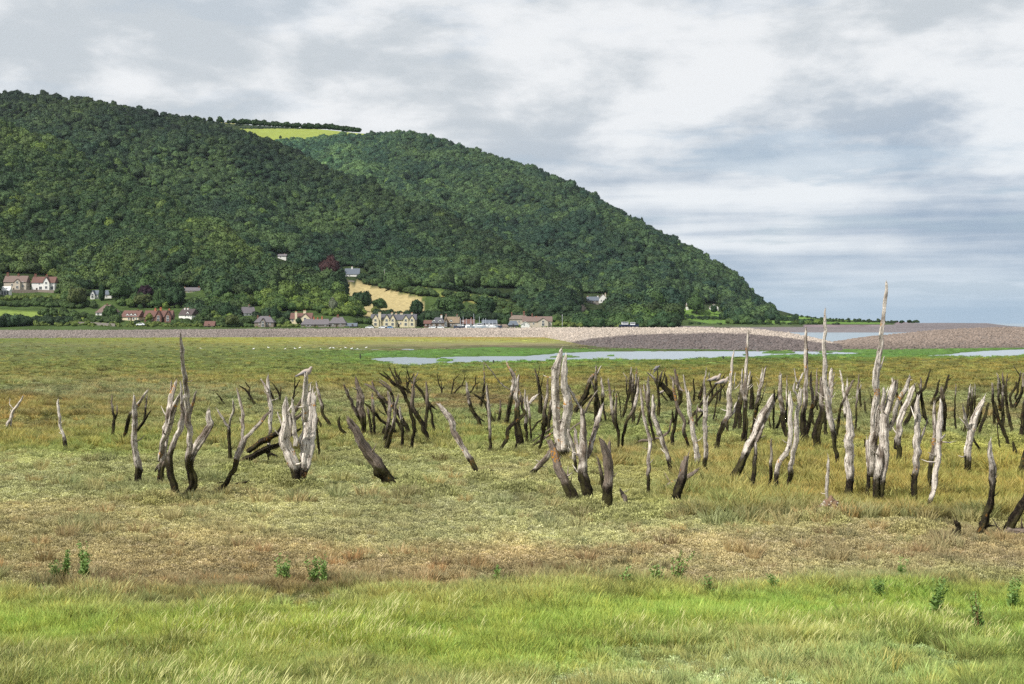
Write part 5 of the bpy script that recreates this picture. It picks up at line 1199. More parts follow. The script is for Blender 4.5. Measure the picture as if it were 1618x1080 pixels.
# ---- centre left
T('dark V shaped twig tree alone far behind the mottled leaning pole', 60, 0.9, '35,438,20 90,390,24 110,290,20 125,220,16 185,155,7; +120,230,8 110,185,5; +90,395,20 160,330,18 215,280,16 245,210,12 250,145,6; +215,285,10 250,285,8 295,262,5; +245,210,10 290,155,6', 'A2', group='small far snags')
T('low dark snag leaning right behind the curved pale topped tree', 50, 0.85, '170,440,20 250,395,24 320,350,18 370,270,16 375,160,7; +370,270,12 405,245,6', 'A2', group='small far snags')
T('short straight twig beside the low dark leaning snag', 40, 0.8, '385,390,18 386,320,14 388,260,8', 'A2', group='small far snags')
T('curved tree with pale top and knobbly dark side root', 40, 0.5, '470,800,50 420,740,54 365,620,50 320,540,50 290,440,44 275,340,34 265,250,14; +350,590,30 400,640,24 470,690,14; +345,545,14 380,540,8', 'A2')
T('tall needle thin snag behind the dark heart shaped stump', 34, 0.5, '430,570,40 430,480,40 455,350,30 470,240,20 465,120,14 465,20,7; +440,420,30 480,370,24 490,340,10', 'A2')
T('black heart shaped stump with a long arm up left', 90, 0.9, '580,750,60 560,680,60 510,560,40 480,480,36 410,415,30 340,372,9; +560,680,30 540,600,24; +590,700,14 592,640,14 592,580,7; +500,625,18 455,612,10', 'A2')
T('thin pale pole with an orange lichen tip and dark toe', 26, 0.3, '545,1075,44 545,950,34 535,820,34 525,650,36 515,500,38 505,380,36 500,280,18; +545,1060,20 515,1050,14 492,1032,7', 'A2')
T('short brown post right of the black heart shaped stump', 20, 0.65, '630,750,36 640,640,34 650,540,26 652,458,16', 'A2')
T('wide fluted tree with tall pale spires and a long twig arching left', 44, 0.3, '700,775,60 725,660,60 755,520,60 780,400,60 800,300,56 810,200,50 780,120,34 740,60,24 722,5,8; 880,1010,100 870,880,100 850,720,90 840,560,70 835,400,60 850,300,40 855,200,28 865,155,8; +880,470,30 880,380,30 865,330,20; +760,330,12 690,290,16 640,240,16 590,170,16 540,105,18 465,15,7; +790,180,20 770,130,12', 'A2')
T('dark bent bough with orange lichen before the wide fluted tree', 90, 0.8, '650,1050,40 690,950,44 730,880,50 740,790,50 800,720,46 880,650,46 930,590,44 900,530,34 905,420,12', 'A2')
T('short dark slanting stub before the wide fluted tree', 40, 0.85, '820,1055,50 828,1000,44 835,950,24', 'A2', group='small stubs', name='wood_stub', cat='stump')
T('close pair of thin grey poles with a pale side blade', 34, 0.35, '955,970,36 955,820,30 950,660,44 945,550,36 935,450,30 933,335,12; 995,965,26 1000,800,24 990,650,30 975,540,34 960,400,12; +985,490,30 1030,430,44 1075,385,12', 'A2')
T('thin dark log leaning right behind the close pair of grey poles', 90, 0.85, '930,870,30 1010,790,28 1075,700,26 1130,660,16', 'A2')
T('black trunk with three thin prongs alone behind the centre', 60, 0.6, '1085,650,50 1110,540,56 1110,400,56 1090,280,40 1070,180,28 1045,95,12; +1080,170,14 1095,100,10 1102,45,5; +1115,300,12 1130,220,10 1155,135,6', 'A2')
T('forked grey snag just left of the tallest centre columns', 44, 0.4, '1070,1050,30 1110,950,36 1140,820,36 1155,700,70 1155,560,40 1180,420,34 1190,300,30 1195,200,10; 1180,900,40 1200,780,40 1210,640,50 1225,500,40 1240,440,24', 'A2')
T('straight slanting log propped behind the centre columns', 10, 0.7, '940,1030,30 1080,930,34 1200,850,34 1290,790,26; +1020,920,12 1110,845,16 1200,790,22 1270,735,20', 'A2', 'driftwood_log', 'log', 'fallen logs')
# ---- centre
T('twin bleached columns with lichen, tallest of the centre group', 12, 0.05, '655,668,56 650,600,56 635,520,56 625,440,50 620,340,54 615,240,50 625,150,46 640,80,34 653,38,8; 662,668,50 665,580,76 660,500,60 680,420,60 680,320,50 665,220,44 665,150,40 675,88,22; +685,430,30 695,360,12; +685,240,14 700,270,16 720,310,18 755,368,14', 'B4')
T('smooth brown pole leaning right into the centre group', 10, 0.55, '455,770,30 520,690,34 590,610,34 615,570,24', 'B4')
T('thin pale blackened stake right of the twin columns', 20, 0.4, '735,750,20 720,640,26 710,560,26 690,485,12', 'B4')
T('stout brown stub leaning left at the front of the centre group', 26, 0.62, '365,705,110 300,580,110 250,470,96 190,330,90 150,200,84 110,110,56', 'C8')
T('front centre trunk with black foot, knobs and a curved right arm', 42, 0.42, '800,920,70 795,830,66 775,720,62 770,620,58 775,540,50 775,470,40 765,375,20; +765,630,30 735,618,12; +795,640,30 815,560,32 840,480,34 862,410,32 875,355,16; +775,395,14 810,330,12 850,268,6; +765,440,14 740,455,12 700,485,8; +750,620,24 730,540,24 725,480,10', 'B4')
T('brown square topped stump with a dark shard on its left', 28, 0.72, '915,945,64 910,850,60 910,740,56 905,640,54 885,570,40 862,535,12; +908,610,36 918,550,12; 890,850,20 875,740,24 850,640,10; +905,930,40 890,890,20', 'B4')
T('knee high curled stub with a dark lump beside the square topped stump', 12, 0.4, '995,945,34 1005,880,30 985,840,28 975,815,14; 1045,975,50 1055,945,36', 'B4', 'stump', 'stump')
# ---- centre right
T('thick leaning split trunk behind the front centre trunk', 40, 0.55, '620,760,60 680,650,60 740,560,70 790,430,60 830,330,50 860,290,18; +640,700,40 740,620,40 830,530,16', 'A3')
T('dark upright pair of posts with a pale twig tip right of the centre', 60, 0.55, '880,880,80 875,700,60 880,560,50 875,400,40 878,290,34 880,215,22; +885,300,24 915,240,20 938,200,7; 940,900,40 920,760,44 900,620,40 880,500,30 840,420,20 815,340,12', 'A3')
T('slim pale blade shaped pole right of the dark upright pair', 36, 0.35, '990,870,36 975,760,30 960,640,30 955,500,34 945,420,30 932,335,10; +940,640,14 938,510,12', 'A3')
T('long snag dividing into three thin poles, left of the comb shaped cluster', 56, 0.4, '105,1065,30 122,940,34 118,800,50 80,720,44 55,580,44 40,460,44 30,360,36 8,210,16; +110,760,36 95,620,28 98,480,30 100,375,16', 'A4')
T('thin dark stick behind the long three pole snag', 60, 0.8, '20,705,24 35,600,20 70,450,18 75,290,9', 'A4')
T('curving dark tree that bows out to the right and back to a pale tip', 60, 0.4, '150,1060,30 175,930,36 195,800,44 205,730,44 260,620,40 300,560,50 320,470,50 345,360,40 345,260,30 357,185,12', 'A4')
T('comb shaped cluster of pale spires on a dark foot', 60, 0.3, '150,690,30 185,600,34 215,500,34 235,420,40 270,300,60 262,180,30 267,75,7; +225,400,20 215,280,20 215,170,7; 290,770,34 300,650,40 300,520,50 285,400,50 290,260,30 287,160,9; +300,400,24 330,250,30 328,95,16; 320,800,20 350,700,24 380,600,30 390,540,24; +225,220,8 210,185,10 178,135,5', 'A4')
T('thin dark twig leaning left before the comb shaped cluster', 60, 0.8, '150,600,14 140,500,13 128,400,12 115,345,5', 'A4', base=668)
T('spear pointed pale snag with a leg bent down to the right', 56, 0.35, '575,1010,24 530,900,34 495,740,34 470,620,36 455,500,40 440,400,30 415,270,10; +455,520,40 460,380,44 462,280,34 460,175,8', 'A4')
T('long narrow grey pole with a gentle S bend in the right cluster', 26, 0.35, '470,888,24 478,760,22 480,660,26 490,560,24 478,480,22 455,390,22 442,300,22 435,210,10', 'B5')
T('smooth pale trunk bowed to the left, before the bowed low log', 22, 0.2, '632,760,30 605,640,32 570,540,30 545,470,32 520,400,30 512,320,28 510,255,16', 'B5')
T('many pronged crown tree with a dark bird perched on it', 60, 0.4, '585,680,50 585,560,44 580,420,34 570,280,30 570,120,14 572,70,8; +575,290,50 600,190,30 620,120,12; +570,280,40 540,220,40 500,170,30 450,135,12; +570,90,8 608,45,5; +600,300,20 640,200,16 660,80,7', 'A4')
T('black massive trunk leaning left with a pale blade behind it', 100, 0.85, '760,490,70 710,380,80 640,290,60 615,250,26; +680,290,24 665,220,34 655,160,12; +740,480,20 700,505,20', 'A4', base=641)
T('low dark sloping branch with a small bird on it', 60, 0.85, '710,510,20 660,430,24 605,370,16', 'A4')
T('dark crooked tree rising to a square brown tip in the right cluster', 90, 0.7, '730,1010,44 740,850,44 765,700,44 790,560,40 820,460,60 820,370,60 790,240,44 765,110,26; +820,300,30 795,200,20 795,150,9; +740,700,36 735,580,22', 'A4')
T('low log bowed like an arch in front of the right cluster', 8, 0.75, '275,985,34 330,945,36 380,915,36 500,900,34 600,880,30 700,800,30 725,680,20', 'A4', 'driftwood_log', 'log', 'fallen logs', True)
T('sinuous brown pole with a kink at half height', 30, 0.5, '930,1070,36 895,900,34 870,800,44 880,700,40 820,590,40 780,450,40 750,320,36 745,170,12; +760,240,30 830,320,34 860,340,18; +850,340,20 790,270,30 705,170,12', 'A4')
T('stout flecked white trunk with a tattered top in the right cluster', 14, 0.12, '1055,1281,60 1020,1075,70 1000,930,64 965,760,66 940,600,66 930,480,60 915,375,34; +925,420,44 885,290,30 862,160,10', 'A4')
T('straight lichen dotted pole rising to a thin point in the right cluster', 26, 0.2, '1108,1356,50 1120,1000,56 1115,800,52 1110,640,56 1115,480,56 1105,380,40 1095,250,30 1125,80,8', 'A4')
T('short dark post with an orange tip behind the flecked white trunk', 60, 0.6, '975,520,34 985,400,30 980,290,26 972,200,10', 'A4')
T('dark slanting trunk behind the lichen dotted pole', 60, 0.75, '1040,490,50 1060,380,44 1090,260,24', 'A4')
T('long dark bough sloping up right with a bird on its end', 100, 0.85, '20,790,40 90,640,36 180,530,36 280,400,34 340,310,34 400,220,20', 'A5', base=677)
T('second long dark bough sloping up right, lower of the two', 100, 0.85, '40,800,24 150,690,30 220,600,30 290,480,34 380,370,30 470,275,12', 'A5', base=680)
T('small far snag with a pale straight top left of the perched birds', 30, 0.4, '320,500,30 325,330,34 300,240,20 292,140,10', 'A5')
T('far forked snag behind the pair of perched birds', 40, 0.5, '400,510,24 415,400,24 430,300,24 420,260,12; +430,260,14 450,190,14 475,145,5', 'A5')
T('thin curved stick under the pair of perched birds', 50, 0.5, '340,730,24 355,600,20 375,480,24 385,380,24 375,300,12', 'A5')
T('tiny dark post beside the thin curved stick', 30, 0.9, '355,740,24 366,680,24 378,625,9', 'A5', group='small stubs', name='wood_stub', cat='stump')
T('thin dark far post just left of the pale forked tree', 30, 0.8, '480,470,20 470,380,18 452,320,7', 'A5', group='small far snags')
T('thin pale stick at the foot of the flecked white trunk', 20, 0.4, '150,800,20 145,650,24 160,500,9', 'A5')
T('pale mast like tree leaning right with twigs, above the marsh skyline', 42, 0.18, '340,1080,60 390,920,60 450,740,60 520,600,70 525,480,66 520,380,60 540,250,40 550,100,34 555,0,30 575,-120,8; +560,340,12 620,290,10 655,230,5; +565,320,14 580,240,12 590,135,6; +510,660,30 570,590,30 600,480,16', 'A5')
T('dark square post behind the pale mast like tree', 60, 0.8, '500,870,40 500,760,36 505,680,26', 'A5')
T('dense clump of fluted stems with one very tall thin pole', 66, 0.3, '680,970,80 690,800,74 700,600,56 700,450,50 700,300,44 710,150,40 720,0,36 728,-170,34 735,-290,28 739,-353,8; 580,830,40 600,700,50 620,500,40 650,350,36 665,200,24 668,90,7; 630,835,44 640,650,50 650,480,50 660,300,36; +705,450,34 735,300,34 760,135,22; +740,330,14 790,280,9', 'A5')
T('narrow dark footed pale post right of the very tall thin pole', 56, 0.35, '775,610,50 780,480,60 775,350,44 775,180,18', 'A5')
T('slender pair leaning right with squared pale tips', 56, 0.35, '760,870,40 800,720,44 825,560,50 850,420,40 875,260,34 900,85,12; +830,540,34 870,360,30 905,220,30 935,80,22; +850,520,14 900,410,14 950,240,7', 'A5')
T('heavy splintered log leaning steeply right with orange lichen', 36, 0.3, '150,925,44 185,870,44 225,780,44 265,700,44 300,620,50 340,545,32; +150,935,20 190,860,12; +270,730,20 300,670,14', 'B6')
T('dark three stemmed bush of sticks behind the splintered log', 90, 0.85, '1020,850,24 1025,700,24 1025,500,30 1030,330,16; 1015,855,24 990,740,24 975,650,14; +1030,800,30 1080,720,34 1105,620,26; +1030,480,30 1070,390,16 1075,350,8', 'A5')
T('blunt flat topped pole with white cut end in the right cluster', 44, 0.4, '310,940,24 290,780,60 270,600,60 250,450,60 240,300,50 238,170,38; +305,700,30 310,560,24 310,380,24 313,190,10', 'A6')
T('front twin stemmed pale tree, bent at the knee, right cluster', 30, 0.15, '156,1596,52 174,1440,66 192,1272,66 228,1152,60 300,1056,60 340,930,60 355,800,56 355,600,50 350,450,56 345,372,34; 300,1560,56 324,1392,62 348,1200,64 384,1044,60 415,900,60 420,720,56 435,560,50 455,420,60 470,330,36; +440,420,40 390,330,30 400,260,20; +430,330,30 470,200,34 500,135,12; +430,250,20 410,180,16 395,88,7', 'A6')
T('tall grey post with a squared foot that tops the sea lagoon', 52, 0.3, '500,1000,110 500,850,100 495,700,90 500,560,60 520,400,60 530,250,50 530,100,50 530,0,50 528,-150,44 530,-300,34 529,-391,8; +540,80,14 552,60,8', 'A6')
T('brown thin limbed snag between the tall post and the leaning spire', 50, 0.5, '520,980,40 560,700,60 590,560,44 600,420,40 585,280,40 590,130,10', 'A6')
T('snag with a looping side branch behind the leaning spire', 44, 0.45, '640,740,30 600,680,36 600,560,40 650,450,40 655,300,36 655,108,10; +660,560,24 640,440,24 625,400,12', 'A6', base=684)
T('broad dark trunk leaning right with an orange lichen patch', 66, 0.5, '620,1050,90 650,850,110 690,680,90 715,560,60 715,400,56 705,200,26; 580,1000,50 630,840,50 680,700,36; +690,480,30 690,260,18', 'A6')
T('long mossy white spire leaning left, second tallest on the right', 60, 0.12, '901,1314,50 880,1060,60 850,900,60 820,760,60 790,600,76 770,440,76 755,300,60 740,150,54 740,0,50 735,-150,50 745,-300,40 740,-400,44 747,-500,34 749,-581,20; +870,880,30 850,750,30 820,620,18', 'A6')
T('olive post low behind the long mossy spire', 60, 0.8, '760,890,50 745,700,44 750,580,36', 'A6')
T('broad pale plank like snag behind the long mossy spire', 6, 0.2, '790,700,44 795,520,50 805,380,56 815,250,56 825,98,28; +825,300,20 850,135,10', 'A6')
T('dark snag with strong orange lichen leaning into a pale prong', 50, 0.55, '880,900,30 890,750,40 910,600,40 935,500,30 985,400,44 1035,300,34 1070,225,18', 'A6')
T('pale three pronged fork left of the flaking upright post', 10, 0.2, '975,700,44 975,550,44 985,420,36 1000,210,14; +970,430,34 950,300,30 915,110,12', 'A6')
T('flaking white upright post with a pointed top', 30, 0.1, '690,1015,36 690,900,36 690,780,42 690,680,40 685,600,24 678,550,10', 'B6')
T('pair of far brown snags left of the tallest white tree', 34, 0.55, '1090,855,26 1095,700,24 1100,500,28 1115,350,30 1130,170,14; 1160,600,30 1145,450,34 1140,330,24 1155,270,10', 'A6')
T('short brown post between the far snags and the tallest tree', 20, 0.8, '1200,645,26 1200,540,24 1198,465,16', 'A6')
T('thin dark hook just left of the tallest white tree', 60, 0.9, '1280,510,14 1270,420,14 1255,355,7', 'A6', base=645)
# ---- right side
T('tallest white tree, a slender pole rising above the far shingle', 30, 0.08, '780,860,30 785,720,26 795,640,24 803,560,30 806,480,34 808,420,32 820,340,28 830,260,24 840,180,20 848,100,18 855,22,12; +825,410,10 835,380,8 845,350,4', 'B6', base=772)
T('great many stemmed clump at the foot of the tallest white tree', 40, 0.3, '300,830,20 315,740,30 325,640,34 335,520,50 330,420,60 325,340,50 350,280,40 370,200,40 380,150,22; 270,840,30 280,760,30 290,660,34 300,560,40 330,470,44; +330,420,40 320,300,30 325,185,16; +350,400,34 380,340,26 400,260,26 440,190,30 462,125,16; +455,140,10 478,135,5; 265,835,30 285,720,36 300,620,40 310,540,44 312,480,24; 238,810,22 245,700,24 243,580,26 238,460,14; +270,640,60 270,540,50 290,400,34 300,280,18; +375,170,14 370,125,6; +390,200,14 398,155,8', 'B7')
T('thin brown stub in the grass left of the great clump', 20, 0.8, '230,520,14 226,490,14 222,455,9', 'B7', group='small stubs', name='wood_stub', cat='stump')
T('pale orange spotted tree with a curved neck right of the great clump', 40, 0.15, '400,650,30 402,560,28 402,460,34 405,360,40 430,300,34 460,240,32 475,190,28 488,165,10; +398,500,14 385,500,14 382,455,8', 'B7')
T('dark tree leaning right with a long pale tip behind the curved neck', 110, 0.6, '630,790,50 690,640,50 740,480,54 800,370,44 870,310,34 905,210,24 937,90,8', 'A7')
T('olive leg leaning left that crosses the dark right leaning tree', 60, 0.5, '920,780,30 870,620,50 845,470,44 830,350,36 825,190,8; +840,420,30 805,270,14; +775,380,14 755,255,7', 'A7')
T('small dark forked snag right of the great clump top', 90, 0.7, '620,560,30 600,470,34 550,370,40 540,330,18; +600,380,12 602,255,10', 'A7', base=655)
T('ribbed grey post with a thin side branch, right of the curved neck', 40, 0.3, '485,830,30 488,740,34 492,650,36 495,560,38 500,470,38 502,380,38 502,290,36 510,228,18; +510,480,20 535,420,14 560,345,7', 'B7')
T('white leaning pole with a small hook, curving to a dark toe', 18, 0.1, '545,865,30 570,790,34 600,680,36 615,560,36 622,450,36 625,350,36 630,260,18; +632,450,14 655,425,5; +632,400,14 635,350,9', 'B7')
T('grey brown pole close behind the white leaning pole', 50, 0.45, '555,790,24 570,640,28 590,500,26 598,380,26 595,260,12', 'B7')
T('dark footed snag behind the top of the white leaning pole', 50, 0.5, '650,450,20 645,340,30 640,240,30 632,180,12', 'B7')
T('black snag leaning right with a curled tip, far right cluster', 80, 0.85, '920,560,30 970,450,34 1010,360,34 1040,220,14', 'A7')
T('dark bough with orange lichen and a pale forked tip', 60, 0.7, '980,480,50 1060,400,44 1110,310,36 1145,170,22; +1140,220,14 1160,205,14 1200,175,6', 'A7', base=646)
T('very thin straight pale topped stake alone in the short grass', 50, 0.35, '1225,840,26 1220,720,24 1212,560,24 1220,420,22 1226,275,10', 'A7')
T('two tiny dark stubs right of the thin straight stake', 60, 0.9, '245,850,20 243,820,16 242,790,8; 270,860,20 280,800,16 290,740,8', 'A8', group='small stubs', name='wood_stubs', cat='stump')
T('tight bundle of three grey poles behind the big pale Y', 60, 0.35, '310,880,40 335,740,44 350,600,44 365,480,44 375,380,34 380,295,14; +385,700,40 400,560,40 405,450,40 408,320,18; +430,600,24 437,450,24 433,265,10', 'A8')
T('big pale Y shaped tree with a short left prong', 28, 0.25, '762,690,30 770,600,34 775,500,38 790,400,44 815,330,40 845,270,34 862,225,8; +778,400,20 760,340,18 748,275,8; +830,300,30 855,260,16', 'B7')
T('dark pole with white tip leaning right behind the big pale Y', 70, 0.75, '440,900,40 500,760,44 550,640,40 590,490,20; 430,850,40 470,700,44 510,580,30', 'A8')
T('olive prop leg leaning left under the big pale Y', 60, 0.7, '530,1075,24 460,960,30 420,880,20', 'A8')
T('short flat topped pale post, left of the far right fan', 44, 0.3, '660,770,36 650,620,40 640,450,40 633,270,20', 'A8')
T('long leaning dark log carrying several pale upright tips', 84, 0.35, '840,1000,50 800,880,50 750,760,50 700,650,50 680,560,40 665,480,20; +750,740,40 755,600,40 755,450,40 755,300,26; +730,570,34 700,420,34 695,170,20', 'A8')
T('thin crooked olive leg below the far right fan', 60, 0.7, '745,1045,16 710,950,20 700,850,20 690,720,16', 'A8')
T('dark leaning trunk whose forks end in orange and grey tips', 80, 0.5, '885,880,40 850,760,44 815,620,44 790,450,36 770,320,34 750,150,14; +800,420,20 795,260,20 805,150,8; +805,230,14 845,180,6; +780,400,24 735,370,24 715,250,24 705,190,8', 'A8')
T('fan of curved antler like stems at the far right', 60, 0.45, '870,600,60 880,540,60 930,440,44 970,360,40 985,260,20; +860,560,40 840,480,34 835,400,34 900,300,30 905,245,14; +895,440,24 920,330,30 955,140,20; +945,170,14 910,110,12 880,60,6', 'A8')
T('grey snag cut by the right edge of the view', 60, 0.5, '975,940,40 970,800,60 975,650,50 990,480,26; +960,740,16 930,705,8; +985,300,24 980,150,20', 'A8')
T('gnarled white tipped snag on a dark knobbed foot, near right', 92, 0.15, '835,990,60 860,900,44 895,800,44 905,700,34 905,600,40 890,520,28 893,462,10; +850,920,50 862,908,54 878,905,36', 'B7')
T('stout olive and black pole leaning right at the right edge', 70, 0.6, '970,985,60 1010,900,60 1050,820,50 1080,770,44 1130,640,30', 'B7')
T('brown log lying flat behind the stout olive pole', 4, 0.75, '880,1002,26 920,985,40 960,968,50 1020,955,58 1100,945,60', 'B7', 'driftwood_log', 'log', 'fallen logs', True, 852)
T('small gnarled black stump like a seated bird, lower right', 60, 0.8, '670,1000,50 710,960,60 725,930,34 718,900,32; 640,1000,20 620,960,24 608,950,9', 'B7', 'stump', 'stump')
T('short black pointed stub behind the gnarled white tipped snag', 60, 0.9, '1040,560,24 1025,510,26 1015,468,9', 'B7', group='small stubs', name='wood_stub', cat='stump')
T('dark curved pole half cut by the right edge in the yellow grass', 60, 0.6, '1040,705,40 1065,600,40 1080,540,30 1110,430,24', 'B7')
T('thin white stick standing on a brown upturned root ball', 0, 0.05, '880,720,40 880,600,38 885,500,38 892,400,34 893,320,14', 'C1', 'rooted_stick', 'dead tree', base=812)
T('thin pale topped stake, left of the twin stemmed pale tree', 62, 0.2, '165,730,34 175,600,40 190,440,44 205,280,34 207,190,26', 'C1')
T('thin white flecked stake nearest the twin stemmed pale tree', 40, 0.3, '305,710,30 325,600,34 345,440,40 355,300,30 350,140,9', 'C1')
T('little brown stub right of the twin stemmed pale tree', 60, 0.8, '600,600,16 602,540,50 625,490,12', 'C1', group='small stubs', name='wood_stub', cat='stump')
T('bent dark twig in the yellow grass left of the root ball', 60, 0.85, '735,570,14 735,500,14 800,420,12', 'C1', group='small stubs', name='bent_twig', cat='twig')
T('fallen brown twig behind the root ball stick', 5, 0.7, '900,515,10 960,460,14 1050,385,9', 'C1', 'fallen_twig', 'twig', 'fallen logs', True)
T('thick black stub leaning right with a flat cut top, centre right front', 40, 0.6, '640,950,60 660,850,60 685,740,54 705,645,44', 'B5')
T('short dark log lying behind the thick black stub', 2, 0.8, '500,860,34 600,810,40 700,760,34 775,705,18; +560,850,20 620,840,12', 'B5', 'driftwood_log', 'log', 'fallen logs', True)
T('tiny dark chip of wood left of the thick black stub', 60, 0.85, '550,925,24 560,905,20 570,885,9', 'B5', group='small stubs', name='wood_stub', cat='stump')
# gnarled root ball under the white stick
def root_ball():
    Y = ground_Y(820); s = Y/F; c = W(1160+905/6, 670+800/6, Y-0.15)
    r = np.random.default_rng(5); import bmesh
    bm = bmesh.new(); bmesh.ops.create_icosphere(bm, subdivisions=4, radius=1.0); V = np.array([v.co[:] for v in bm.verts]); fs = [[v.index for v in f.verts] for f in bm.faces]; bm.free()
    k = 0.8+0.25*np.sin(V[:, 0]*7+1)*np.cos(V[:, 2]*6)+0.25*np.abs(np.sin(V[:, 0]*13+V[:, 1]*4)*np.cos(V[:, 2]*3+V[:, 1]*5))+0.1*r.normal(size=len(V))
    V = V*k[:, None]*np.array([15*s, 14*s, 17*s])
    me = mesh_np('root_ball', V, np.array(fs), [plain('rotten_root', (0.17, 0.105, 0.065), 0.95, 0.6, 9.0, 0.8)], True, attrs={'wet': np.full(len(V), 0.25), 'tone': np.full(len(V), 1.7)})
    o = link('root_ball', me, None, c); tag(o, 'brown gnarled upturned root ball in the yellow grass', 'root ball')
    m2 = MB()
    for k in range(26):
        a = r.uniform(0, 6.28); e = r.uniform(-0.3, 1.0); d = Vector((math.cos(a)*math.cos(e), math.sin(a)*math.cos(e), math.sin(e)))
        m2.tube([d*12*s, d*16*s, d*19*s+Vector((0, 0, -2*s))], [2.0*s, 1.3*s, 0.3*s], 5)
    rt = m2.build('root_ends', m_dead, o)
root_ball()

bx_, by_, bs_, bc_ = [], [], [], []
for (px, py, w) in BASES:
    for q in range(9):
        a = rng.uniform(0, 6.28); Yq = ground_Y(py); sp = w*0.55+0.16*F/Yq
        bx_.append(px+math.cos(a)*sp*rng.uniform(0.4, 1.4)); by_.append(py+math.sin(a)*sp*0.22*rng.uniform(0.4, 1.4)+0.4)
bx_ = np.array(bx_); by_ = np.array(by_); hq, XQ, YQ = gheight(bx_, by_); cq = zone(bx_, by_)*rng.uniform(0.7, 1.5, len(bx_))[:, None]; nq = len(bx_)
sq = rng.uniform(0.12, 0.30, nq)*np.interp(YQ, [30, 150], [1, 1.7])
scatter('grass_at_tree_feet', np.stack([XQ, YQ, hq-0.03], 1), np.stack([np.zeros(nq), np.zeros(nq), rng.uniform(-0.7, 0.7, nq)], 1), np.stack([sq*1.3, sq*1.3, sq], 1), rng.integers(0, 3, nq), cq, G, 'tufts of rank grass around the feet of the dead trees', 'grass')
# dark posts standing in the channel
for lab, px, pb, h in [('thin dark post at the edge of the left channel', 569, 569, 10), ('short dark post in the channel before the far lime bank', 779.5, 575, 6), ('short dark post at the right end of the channel', 1142.5, 568.5, 6), ('tiny dark post far left in the marsh', 41, 549.5, 4), ('tiny dark post left of the tall curved tree, far out', 104, 544, 3)]:
    Y = ground_Y(pb); s = Y/F; mb = MB(); mb.tube([(0, 0, -0.4), (0.02, 0, h*s*0.5), (0, 0, h*s)], [0.09, 0.08, 0.07], 8)
    o = mb.build('marker_post', m_pole if False else plain('tarred_post', (0.03, 0.03, 0.03), 0.9, 0.2), None, ((px-CX)/F*Y, Y, 0)); tag(o, lab, 'post', 'dark posts in the channels')

# ================= birds =================
m_dove = plain('grey_brown_feathers', (0.36, 0.30, 0.26), 0.8, 0.12, 9.0); m_doved = plain('dark_grey_feathers', (0.16, 0.15, 0.16), 0.8, 0.15, 9.0); m_gull = plain('white_feathers', (0.75, 0.75, 0.74), 0.7, 0.05)
m_beak = plain('beak', (0.05, 0.045, 0.04), 0.5, 0.1); m_leg = plain('bird_leg', (0.35, 0.14, 0.10), 0.6, 0.1)
def bird(lab, px, py_feet, Y, body, wing, face=1, L_=0.32, pitch=0.35, name='dove', group='birds perched on the dead trees', z=None, cat='bird'):
    X, _, Z = W(px, py_feet, Y); k = L_/0.32*face; s = L_/0.32
    t = bpy.data.objects.new(name, None); COL.objects.link(t); t.location = (X, Y, Z if z is None else z); t.scale = (k, abs(k), abs(k)) if face > 0 else (abs(k), abs(k), abs(k))
    if face < 0: t.rotation_euler = (0, 0, math.pi)
    tag(t, lab, cat, group)
    cp, sp = math.cos(pitch), math.sin(pitch)
    q = lambda x, z_: (x*cp, 0, 0.075+x*sp+z_)
    mb = MB(); mb.tube([q(-0.19, 0.0), q(-0.13, 0.0), q(-0.07, 0.0), q(0.0, 0), q(0.06, 0.005), (0.085, 0, 0.125+0.0), (0.10, 0, 0.155), (0.112, 0, 0.175), (0.132, 0, 0.178), (0.148, 0, 0.172)], [0.014, 0.03, 0.058, 0.074, 0.068, 0.048, 0.032, 0.033, 0.028, 0.006], 14)
    mb.build('body', body, t, smooth=True)
    for sgn in (-1, 1):
        w = MB(); V = []
        w.tube([(0.045, sgn*0.045, 0.105), (-0.02, sgn*0.056, 0.075), (-0.10, sgn*0.04, 0.04), (-0.16, sgn*0.02, 0.015)], [0.018, 0.03, 0.02, 0.004], 8); w.build('wing', wing, t, smooth=True)
        g_ = MB(); g_.tube([(0.01, sgn*0.018, 0.04), (0.012, sgn*0.018, 0.0)], [0.006, 0.005], 6)
        for a in (-0.5, 0, 0.5): g_.tube([(0.012, sgn*0.018, 0.004), (0.045*math.cos(a)+0.012, sgn*0.018+0.03*math.sin(a), 0.003)], [0.004, 0.002], 5)
        g_.build('leg', m_leg, t)
    w = MB(); w.tube([q(-0.12, -0.005), q(-0.18, -0.012), q(-0.235, -0.018)], [0.016, 0.022, 0.016], 6)
    tl = w.build('tail', wing, t)
    w = MB(); w.tube([(0.150, 0, 0.172), (0.172, 0, 0.166)], [0.006, 0.001], 6); w.build('beak', m_beak, t)
    w = MB(); 
    for sgn in (-1, 1): w.tube([(0.136, sgn*0.017, 0.182), (0.136, sgn*0.0225, 0.182)], [0.004, 0.003], 6)
    w.build('eyes', m_beak, t)
Yb = ground_Y(560+890/4.1545)
bird('pale dove perched on top of the massive bleached stump', 483.2, 594.0, Yb, m_dove, m_doved, 1, 0.40, 0.30)
Yc = ground_Y(570+680/7.2)
bird('dark upright bird at the top of the many pronged crown tree', 1037, 585, Yc, m_doved, m_doved, 1, 0.36, 1.0, 'pigeon')
bird('small bird on the low sloping dark branch', 1045.5, 622, ground_Y(570+510/7.2), m_dove, m_doved, 1, 0.34, 0.5)
bird('grey pigeon on the end of the upper long dark bough', 1131, 602.5, ground_Y(677)+0.2, m_dove, m_doved, 1, 0.52, 0.15, 'pigeon')
bird('grey pigeon on the end of the lower long dark bough', 1143, 607.5, ground_Y(680)+0.2, m_dove, m_doved, 1, 0.52, 0.15, 'pigeon')
bird('brown bird resting low on the lower long dark bough', 1107, 652, ground_Y(680)-0.1, m_dove, m_doved, -1, 0.36, 0.4)
